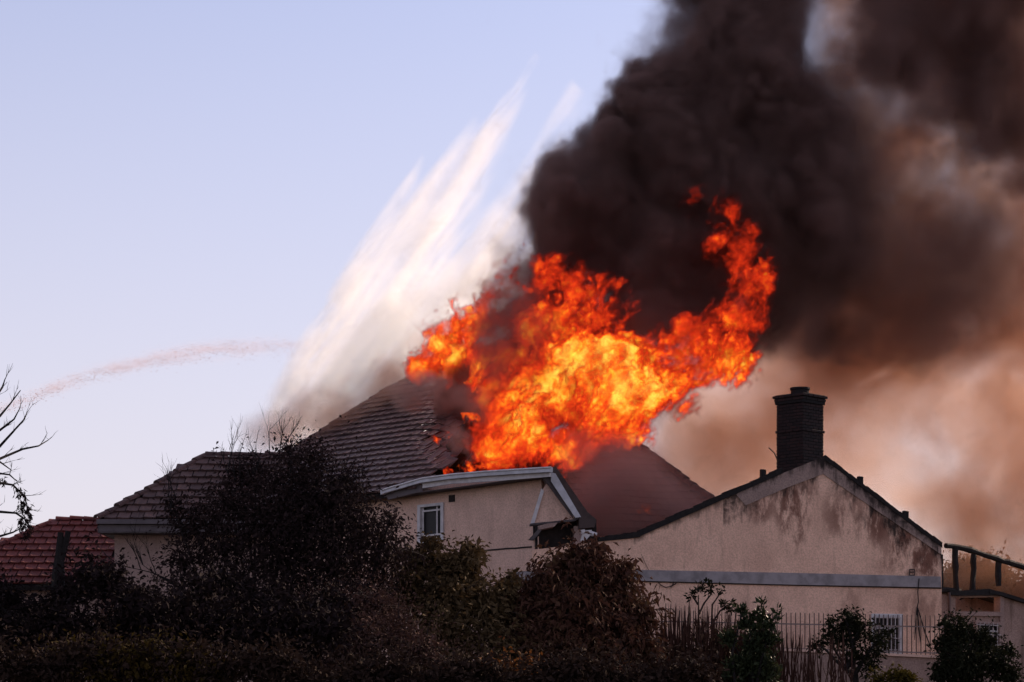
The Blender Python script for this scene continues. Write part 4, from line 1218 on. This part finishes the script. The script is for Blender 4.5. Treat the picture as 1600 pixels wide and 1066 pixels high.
bush('orange_leaved_bush', 'foliage', [(790, 1050, 30, 36), (745, 1062, 30, 36), (830, 1065, 26, 36), (700, 1070, 24, 36)],
     LM_ORANGE, 'low bush with a few orange leaves at the bottom edge', 'bush', 900, .10, 14, stems=4, droop=.3, clump=.2, spread=1.4)
bush('yellow_leaved_bush', 'foliage', [(230, 1040, 44, 33), (290, 1050, 42, 33), (170, 1045, 44, 33), (330, 1060, 28, 33), (110, 1040, 38, 33.5), (60, 1050, 34, 33.5)],
     leaf_mat('dim_yellow_leaf', [(.022, .014, .004), (.050, .032, .007), (.080, .052, .012)], .8, .12), 'wide low bush with yellowish leaves in the dark corner', 'bush', 3600, .085, 15, stems=8, droop=.3, clump=.2, spread=1.4)
bush('small_yellow_shrub', 'foliage', [(1400, 1056, 18, 44), (1420, 1064, 16, 44), (1375, 1064, 16, 44)], LM_YELLOW, 'small yellow-green shrub at the foot of the slender tree', 'bush', 500, .085, 16, stems=3, droop=.2, clump=.1)

# hedges closing the slope at the lower left
hed = [(x, 935 + 30 * math.sin(x * .031) + (x > 330) * (x - 330) * .30, 42 + 6 * math.sin(x * .05), 38 + 2 * math.sin(x * .02)) for x in range(-30, 520, 34)]
hed += [(x, 990 + 14 * math.sin(x * .05), 52, 37) for x in range(-30, 480, 42)]
hed += [(x, 960 + 12 * math.sin(x * .07), 44, 39) for x in range(200, 560, 40)]
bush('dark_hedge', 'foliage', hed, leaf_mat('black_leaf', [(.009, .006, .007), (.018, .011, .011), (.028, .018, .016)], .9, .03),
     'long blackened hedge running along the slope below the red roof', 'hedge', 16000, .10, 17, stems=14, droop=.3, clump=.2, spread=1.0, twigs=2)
hed = [(x, 1036 + 12 * math.sin(x * .04) + 5 * math.sin(x * .11) + (26 if x > 400 else 0), 44 + 8 * math.sin(x * .09), 33) for x in range(-20, 1100, 46)]
bush('ground_scrub', 'foliage', hed, leaf_mat('scrub_leaf', [(.016, .010, .009), (.034, .020, .015), (.055, .034, .024)], .9, .08), 'dark scrub covering the foot of the slope', 'scrub', 12000, .09, 18, stems=16, droop=.3, clump=.22, spread=1.2)
bpy.data.objects['ground_scrub']['kind'] = 'stuff'

# slender tree by the railing
bush('slender_tree', 'crown', [(1322, 975, 24, 46.5), (1300, 990, 16, 46.5), (1345, 985, 24, 46.5), (1318, 1000, 24, 46.5), (1372, 1000, 22, 46.3), (1360, 1025, 18, 46.4), (1285, 1005, 13, 46.5), (1272, 1010, 9, 46.5), (1338, 1020, 16, 46.4), (1358, 1045, 18, 46.3), (1330, 960, 12, 46.5), (1386, 990, 9, 46.3), (1300, 970, 10, 46.5)],
     LM_GREEN, 'slender forked tree with dark leaves before the ground-floor window', 'tree', 2300, .085, 21, droop=.25, stems=9, clump=.09, spread=.9, trunk=[(1340, 1075, 46.4), (1336, 1055, 46.4), (1322, 1044, 46.4), (1330, 1030, 46.4), (1335, 1000, 46.4)], twigs=.7, inner=.12)
t = bpy.data.objects['slender_tree']
bm = bmesh.new()
for q in (((1337, 1056), (1318, 1043), (1304, 1030), (1290, 1015), (1278, 1008)), ((1334, 1046), (1333, 1020), (1328, 990), (1322, 970)), ((1337, 1052), (1350, 1030), (1362, 1012), (1374, 1000)), ((1322, 1045), (1327, 1035), (1322, 1028), (1316, 1032))):
    add_tube(bm, [P(x, y, 46.35) for x, y in q], [.05 * (1 - .7 * i / (len(q) - 1)) for i in range(len(q))], 6)
from_bm('branch', bm, M_BARK, t)
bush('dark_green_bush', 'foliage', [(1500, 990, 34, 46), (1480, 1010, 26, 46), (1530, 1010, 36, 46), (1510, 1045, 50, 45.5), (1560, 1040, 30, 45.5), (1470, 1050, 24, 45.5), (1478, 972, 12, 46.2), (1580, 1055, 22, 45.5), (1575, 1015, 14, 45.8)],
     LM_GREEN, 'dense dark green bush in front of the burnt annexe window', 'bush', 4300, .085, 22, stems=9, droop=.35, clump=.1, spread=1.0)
bush('glossy_leaved_shrub', 'foliage', [(1190, 962, 10, 43), (1186, 985, 14, 43), (1166, 978, 11, 43), (1202, 1000, 13, 43), (1180, 1008, 18, 43), (1196, 1033, 20, 43), (1165, 1036, 22, 43), (1207, 972, 8, 43), (1160, 955, 7, 43), (1190, 944, 5, 43), (1211, 956, 6, 43), (1140, 1000, 12, 43), (1150, 1050, 22, 43), (1200, 1056, 18, 43), (1172, 962, 6, 43)],
     leaf_mat('glossy_leaf', [(.014, .018, .010), (.030, .038, .018), (.055, .06, .03)], .4, .15), 'upright shrub with glossy green leaves beside the tall dry reeds', 'bush', 2600, .10, 23, stems=8, droop=-.25, up=.5, clump=.07, spread=.7, inner=.15)
bush('tall_leafy_sapling', 'foliage', [(1092, 925, 10, 44.8), (1082, 932, 7, 44.8), (1110, 917, 10, 44.8), (1128, 922, 8, 44.8), (1100, 912, 7, 44.8), (1134, 942, 8, 44.8), (1143, 950, 7, 44.8), (1122, 935, 5, 44.8)],
     LM_GREEN, 'thin sapling with leaf clusters rising above the dry reeds', 'sapling', 330, .10, 24, stems=0, droop=.1, clump=.05, spread=.6, trunk=[(1093, 1070, 44.8), (1093, 1010, 44.8), (1092, 970, 44.8), (1091, 930, 44.8)], twigs=.2, whorl=5, inner=0, trunk_w=.03)
t = bpy.data.objects['tall_leafy_sapling']
bm = bmesh.new()
for q in (((1092, 960), (1100, 943), (1110, 930), (1112, 918)), ((1112, 980), (1113, 945), (1122, 932), (1128, 922)), ((1091, 945), (1085, 936), (1080, 930)), ((1112, 975), (1125, 955), (1136, 946), (1143, 950)), ((1096, 1060), (1110, 1010), (1112, 975))):
    add_tube(bm, [P(x, y, 44.8) for x, y in q], [.022 * (1 - .5 * i / (len(q) - 1)) for i in range(len(q))], 5)
from_bm('branch', bm, M_TWIG, t)

# tall dry reeds: fine stalks nobody could count
rng = np.random.default_rng(31)
bm = bmesh.new()
for i in range(760):
    x = rng.uniform(1030, 1225) if i < 650 else rng.uniform(1215, 1330)
    Y = rng.uniform(43.6, 45.2)
    hgt = rng.uniform(985, 1040) if i >= 650 or rng.random() < .5 else rng.uniform(942, 1000)
    if x > 1215: hgt = rng.uniform(1010, 1050) if rng.random() < .8 else rng.uniform(985, 1005)
    if x > 1150 and x < 1215: hgt = max(hgt, 985)
    a = P(x, 1085, Y); b = P(x + rng.normal(0, 5), hgt, Y + rng.normal(0, .1))
    m_ = a.lerp(b, .5) + Vector((rng.normal(0, .03), 0, 0))
    r_ = rng.uniform(.006, .013)
    add_tube(bm, [a, m_, a.lerp(b, .82), b], [r_, r_ * .9, r_ * 1.2, r_ * .3], 4)
reeds = from_bm('dry_reeds', bm, LM_DRY)
tag(reeds, 'tall reddish dry reeds in front of the iron railing', 'reeds', kind='stuff')
bush('reed_foliage', 'foliage', [(1080, 1030, 40, 44), (1130, 1035, 40, 44), (1060, 1060, 40, 43.8), (1120, 1060, 45, 43.6), (1170, 1055, 30, 43.8), (1100, 990, 22, 44.2), (1140, 1000, 22, 44.2)],
     leaf_mat('withered_leaf', [(.025, .014, .010), (.055, .026, .018), (.06, .045, .02)], .7, .2), 'withered undergrowth between the dry reeds', 'undergrowth', 2600, .12, 26, stems=4, droop=-.1, up=.7, width=.16, clump=.18, spread=1.2, inner=0)
bpy.data.objects['reed_foliage']['kind'] = 'stuff'
# a few single tall stalks
for x, y, x2 in ((1224, 998, 1222), (1264, 1010, 1262), (1077, 938, 1076), (1064, 950, 1066)):
    o = tube('dry_stalk', [P(x2, 1085, 44.4), P(x2 + 1, (1085 + y) / 2, 44.4), P(x, y, 44.4)], [.02, .017, .008], M_TWIG, None, 5)
    tag(o, {1224: 'single tall dry stalk by the glossy shrub', 1264: 'lone dark stalk standing between shrub and slender tree', 1077: 'dry stalk poking up beside the leafy sapling', 1064: 'shorter dry stalk at the edge of the rusty bush'}[x], 'stalk', 'single dry stalks before the railing')

# forked dark trunk before the red roof
t = empty('cut_trunk', Vector((xa(92, 40), 40, ground_z(-8, 40)))); tag(t, 'dark forked stump of a plant before the red tiled roof', 'stump')
bm = bmesh.new()
add_tube(bm, [P(90, 985, 40), P(91, 900, 40), P(93, 868, 40), P(95, 832, 40)], [.13, .12, .085, .055], 8)
add_tube(bm, [P(92, 880, 40), P(100, 858, 40), P(107, 830, 40)], [.09, .06, .05], 7)
from_bm('trunk', bm, M_BARK, t)
rng = np.random.default_rng(5)
pp = np.array([P(x + rng.normal(0, 5), y + rng.normal(0, 5), 40) for x, y in ((88, 885), (97, 872), (103, 858), (85, 900)) for _ in range(14)])
link('leaf', leaf_mesh('leaf', pp, rng.standard_normal((len(pp), 3)), .09, rng=rng), LM_DARK, t)['kind'] = 'stuff'

# bare tree leaning in at the left edge
t = empty('bare_tree', Vector((xa(-120, 36), 36, ground_z(-9, 36)))); tag(t, 'bare branching tree with drooping seed clusters at the left edge', 'tree')
rnd = random.Random(9)
bm = bmesh.new(); TY = 36.0
add_tube(bm, [P(-120, 1100, TY), P(-118, 950, TY), P(-112, 820, TY), P(-100, 740, TY), P(-95, 640, TY)], [.16, .14, .12, .09, .05], 8)
from_bm('trunk', bm, M_BARK, t)
limbs = [((-105, 780), (-60, 760), (0, 717), (35, 702), (60, 697), (75, 688)), ((-100, 740), (-50, 730), (0, 697), (20, 675), (38, 655), (42, 645)), ((-98, 700), (-50, 690), (0, 650), (15, 632), (32, 610)),
         ((-96, 650), (-40, 640), (-5, 618), (4, 605), (8, 592)), ((-105, 800), (-50, 770), (0, 755), (20, 758), (38, 775), (44, 800)), ((-108, 820), (-50, 800), (0, 800), (25, 802), (44, 815), (46, 830)),
         ((-108, 830), (-50, 835), (0, 838), (20, 832), (34, 825)), ((-105, 800), (-60, 780), (0, 740), (15, 742), (26, 752)), ((-100, 720), (-50, 715), (0, 722), (18, 735)), ((-98, 690), (-30, 690), (0, 672), (22, 655), (30, 640))]
for lb in limbs:
    bm = bmesh.new()
    pts = [P(x, y, TY + rnd.uniform(-.3, .3)) for x, y in lb]
    add_tube(bm, pts, [.034 * (1 - .78 * i / (len(pts) - 1)) for i in range(len(pts))], 5)
    for i in range(2, len(pts)):
        d = (pts[i] - pts[i - 1])
        for _ in range(rnd.choice((1, 2, 2))):
            twig_fan(bm, pts[i - 1].lerp(pts[i], rnd.random()), d.normalized() + Vector((rnd.uniform(-.2, .5), 0, rnd.uniform(-.1, .9))), rnd.uniform(.16, .34), .007, 1, rnd, bend=.13)
    from_bm('branch', bm, M_BARK, t)
rng = np.random.default_rng(8)
cl = [(28, 765, 5), (32, 772, 6), (36, 780, 6), (40, 790, 6), (43, 800, 6), (44, 812, 5), (46, 825, 4), (35, 820, 5), (30, 812, 4), (40, 833, 4), (5, 750, 4), (33, 790, 4)]
pp = np.array([P(x + rng.normal(0, r * .6), y + rng.normal(0, r), TY) for x, y, r in cl for _ in range(26)])
ax_ = rng.standard_normal((len(pp), 3)) * .5 + np.array([0.2, 0, -1.0])
link('seed_cluster', leaf_mesh('seed_cluster', pp, ax_, .085, .3, rng=rng), LM_DARK, t)['kind'] = 'stuff'

# far trees seen dimly through the smoke
for k, (bl, lab) in enumerate(((((1520, 905, 45, 71), (1560, 900, 30, 71), (1490, 915, 38, 71), (1535, 930, 60, 70.5)), 'dim tree crown in smoke seen between the charred posts'),
                               (((1620, 920, 26, 70.5), (1590, 930, 20, 70.5), (1650, 930, 40, 70.5)), 'dim shrub in smoke past the end of the burnt annexe'))):
    bush('smoky_tree', 'crown', bl, LM_OLIVE, lab, 'tree', 5000, .16, 60 + k, group='trees dim in the smoke', inner=.8, stems=6, clump=.3, twigs=.4)
# ------------------------------------------------------------------ water thrown over the roof, and thinner smoke
# -- the tall fan of spray behind the house
axis = Vector((.60, 0, .80)).normalized()         # the way the water flies
g = Grid((-2.4, -1.1, 0), (5.0, 1.1, 13.4), 0.06)    # x across the fan, z along the jets
org = P(415, 690, 64.0)
side = Vector((axis.z, 0, -axis.x))
def loc(px, py):
    v = P(px, py, 64.0) - org
    return v.dot(side), v.dot(axis)
den = np.zeros(g.n, np.float32)
streak = g.fbm((.16, .5, 2.6), 4, 41, .6)
puff = g.fbm((.7, .7, 1.3), 4, 42, .55)
fine = g.fbm((.09, .14, .9), 3, 43, .6)
for (tx, ty, w, amt, bx, by) in ((652, 258, .36, .85, 430, 660), (738, 190, .48, .80, 470, 660), (838, 86, .42, .85, 520, 650), (700, 240, .46, .55, 440, 660), (790, 150, .55, .60, 560, 640), (600, 350, .4, .7, 425, 660), (915, 95, .85, .24, 640, 620), (870, 230, 1.0, .36, 640, 610), (790, 310, 1.0, .46, 560, 640), (560, 430, .35, .8, 420, 670), (700, 390, 1.5, .50, 500, 650), (620, 460, 1.2, .50, 450, 670), (790, 380, 1.4, .42, 560, 640), (560, 540, 1.2, .4, 430, 690)):
    (x0, z0), (x1, z1) = loc(bx, by), loc(tx, ty)
    t = np.clip((g.z - z0) / (z1 - z0), -.2, 1.2)
    xc = x0 + (x1 - x0) * t - .25 * np.sin(np.clip(t, 0, 1) * math.pi) * (w < .6)
    ww = w * (1.25 - .95 * np.clip(t, 0, 1) ** 2.2)
    tip = smooth(1.08, .90, t) * smooth(-.06, .10, t)
    asym = np.where(g.x + 0 * t < xc, ww * .45, ww * 1.5)
    den += (amt * np.exp(-((g.x - xc) / asym) ** 2 - (g.y / (.55 * ww + .2)) ** 2) * tip * (1.05 - .35 * t)).astype(np.float32)
d_spray = den * np.clip(.88 + .20 * streak + .32 * puff + .12 * fine, 0, 2.6)
d_spray *= smooth(.04, .16, d_spray)
m_spray = smoke_material('water_spray', 1.5, (1.0, .94, .86), (.0, .008, .022), .55)
m_sskin = skin_material('spray_veil', (.9, .82, .78, 1), 0.0, 0.05)
sp = cloud('water_spray', 'spray_body', g, d_spray, m_spray, m_sskin, 0.28, 'tall fan of pale water spray rising behind the burning roof', step=2)
off = sp.location.copy()
rot = Matrix((side, Vector((0, 1, 0)), axis)).transposed().to_4x4()
sp.matrix_world = Matrix.Translation(org) @ rot @ Matrix.Translation(off)

# -- the thin arc of water from the far left
arc = [(-420, 905), (-280, 800), (-150, 716), (-40, 657), (30, 628), (90, 603), (150, 583), (220, 566), (290, 553), (360, 545), (430, 541), (500, 545), (560, 556)]
pts = np.array([P(x, y, 66.0) for x, y in arc])
rng = np.random.default_rng(51)
n = 2100
u = rng.random(n) ** 1.05 * (len(arc) - 1.001); i = u.astype(int); f = (u - i)[:, None]
c = pts[i] * (1 - f) + pts[i + 1] * f
sp_ = .05 + .13 * u / len(arc)
c += rng.standard_normal((n, 3)) * sp_[:, None] * np.array([1, 1, .9]) + np.array([0, 0, -.05]) * rng.exponential(1, n)[:, None]
r_ = rng.uniform(.004, .010, n)
tet = np.array([(1, 1, 1), (1, -1, -1), (-1, 1, -1), (-1, -1, 1)], float)
v = (c[:, None, :] + tet[None] * r_[:, None, None]).reshape(-1, 3)
fi = (np.arange(n)[:, None, None] * 4 + np.array([(0, 1, 2), (0, 3, 1), (0, 2, 3), (1, 3, 2)])[None]).reshape(-1, 3)
me = bpy.data.meshes.new('water_jet'); me.from_pydata(v.tolist(), [], fi.tolist())
o = link('water_jet', me, leaf_mat('dirty_water', [(.62, .44, .40), (.75, .56, .5)], .4, .6))
tag(o, 'thin arc of pinkish water drops crossing the sky toward the roof', 'water jet', kind='stuff')
g = Grid((float(pts[0, 0]), 65.3, float(pts[0, 2]) - .6), (float(pts[-1, 0]), 66.7, float(pts[:, 2].max()) + .7), 0.07)
xx = g.x[:, 0, 0]
zc = np.interp(xx, pts[:, 0], pts[:, 2])[:, None, None]
tt = ((xx - xx[0]) / (xx[-1] - xx[0]))[:, None, None]
w = .09 + .16 * tt
d_arc = (np.exp(-((g.z - zc) / w) ** 2 - ((g.y - 66) / w) ** 2) * smooth(1.0, .72, tt) + 0 * g.x).astype(np.float32)
d_arc = d_arc * np.clip(.9 + .5 * g.fbm((.5, .2, .15), 4, 52, .6), 0, 2)
cloud('water_mist', 'mist_body', g, d_arc, smoke_material('jet_mist', 1.3, (.62, .46, .43), (.10, .26, .28), .3), skin_material('mist_veil', (.5, .36, .34, 1), 0, .04), .3, 'faint pinkish mist along the thin arc of water', step=1)

# -- pale brown smoke creeping over the hip and behind it
def puffs(name, part, label, blobs, lo, hi, h, dens, scat, absr, seed, thr=.3, aniso=.3, amp=.30, cell=.8, core=.6, fade=None):
    g = Grid(lo, hi, h)
    num = np.zeros(g.n, np.float32)
    for b in blobs:
        c, rr = ball(*b[:4])
        num += (b[4] * np.exp(-(((g.x - c[0]) / (b[5] if len(b) > 5 else 1)) ** 2 + (g.y - c[1]) ** 2 + (g.z - c[2]) ** 2) / (rr * rr) * 1.2)).astype(np.float32)
    n1 = g.fbm(cell, 5, seed, .58); n2 = g.fbm(cell * 1.3, 4, seed + 1, .55, 'billow')
    d = num * np.clip(.75 + amp * 1.6 * n1 + amp * n2, 0, 2.5)
    d = d * smooth(.06, .30, d)
    return cloud(name, part, g, d, smoke_material(part + '_' + name + '_air', dens, scat, absr, aniso), skin_material(name + '_veil_' + str(seed), (scat[0] * .7, scat[1] * .7, scat[2] * .7, 1), 0, .05), thr, label, step=2)
puffs('smoke_wisp', 'smoke_body', 'pale brown smoke puffs rising behind the sloping hip edge', [(430, 680, 42, 62.5, .8), (480, 665, 42, 62.3, .9), (530, 645, 46, 62, 1.0), (575, 620, 40, 62, .9), (615, 590, 38, 61.5, .9), (640, 560, 30, 61, .7), (450, 640, 38, 62.5, .35), (660, 530, 22, 60.5, .6), (395, 690, 30, 62.5, .5), (700, 500, 18, 60, .4)],
      (-8.2, 58.5, 7.6), (-1.2, 64.5, 13.6), .09, 1.0, (.55, .37, .29), (.22, .44, .54), 71)
puffs('smoke_wisp', 'smoke_body', 'grey-brown smoke rolling over the tiles just under the flames', [(650, 612, 24, 56.4, 1.4, 1.5), (636, 606, 20, 56.8, 1.2, 1.4), (690, 618, 24, 56, 1.3, 1.6), (730, 622, 22, 55.6, 1.1, 1.3), (630, 625, 16, 56.6, .8), (745, 640, 26, 55.4, .7), (716, 690, 20, 54.6, .9), (728, 715, 16, 54.4, .8), (705, 670, 14, 54.9, .6), (670, 600, 16, 57, .8)],
      (-3.6, 53.4, 7.6), (0.2, 58.2, 11.4), .06, 2.6, (.50, .35, .29), (.34, .48, .53), 73, cell=.5)
puffs('smoke_wisp', 'smoke_body', 'thin reddish smoke veiling the rear roof beside the gable', [(930, 750, 60, 54.6, .9), (1000, 770, 62, 54.6, .9), (1050, 800, 50, 54.6, .7), (920, 800, 42, 54.4, .8), (985, 725, 45, 55, .8), (900, 715, 30, 55, .9), (960, 830, 40, 54.4, .7), (1090, 810, 40, 54.8, .5)],
      (0.5, 53.2, 4.6), (6.2, 56.6, 9.6), .09, 1.7, (.50, .36, .32), (.34, .50, .54), 75, cell=1.1, amp=.22)

# -- small separate flames
m_small = m_flame
FL = ((690, 684, 9, 54.3, 'small flame licking out between the tiles at the broken edge'), (735, 650, 7, 54.6, 'tiny flame on the torn upper corner of the tiles'), (742, 731, 10, 53.8, 'low flame burning along the gutter'), (702, 738, 6, 54.9, 'little flame glowing just behind the gutter end'), (745, 600, 12, 55.4, 'loose red flame curl in the smoke over the hip'), (1006, 796, 8, 55.9, 'dull red flame glowing through smoke on the rear roof'))
for k, (x, y, r, Y, lab) in enumerate(FL):
    c, rr = ball(x, y, r, Y)
    g = Grid((c[0] - rr * 3, Y - rr * 2.4, c[2] - rr * 2.2), (c[0] + rr * 3, Y + rr * 2.4, c[2] + rr * 2.8), .03)
    e = 1.8 if k in (1, 2) else 1.35
    sd = np.sqrt(((g.x - c[0]) / e) ** 2 + (g.y - Y) ** 2 + (g.z - c[2]) ** 2) - rr
    t = g.fbm(.22, 4, 80 + k, .6, 'ridge')
    sd = sd - .10 * t
    heat = .62 if k < 4 else .42 if k == 4 else .27
    d = (smooth(.03, -.16, sd) * np.clip(heat * (.85 + .3 * t), 0, 1.2)).astype(np.float32)
    o = cloud('small_flame', 'flame_body', g, d, m_flame, m_fskin, .2, lab, 'flame', kind=None, step=1)
    o['group'] = 'small flames round the burning roof'
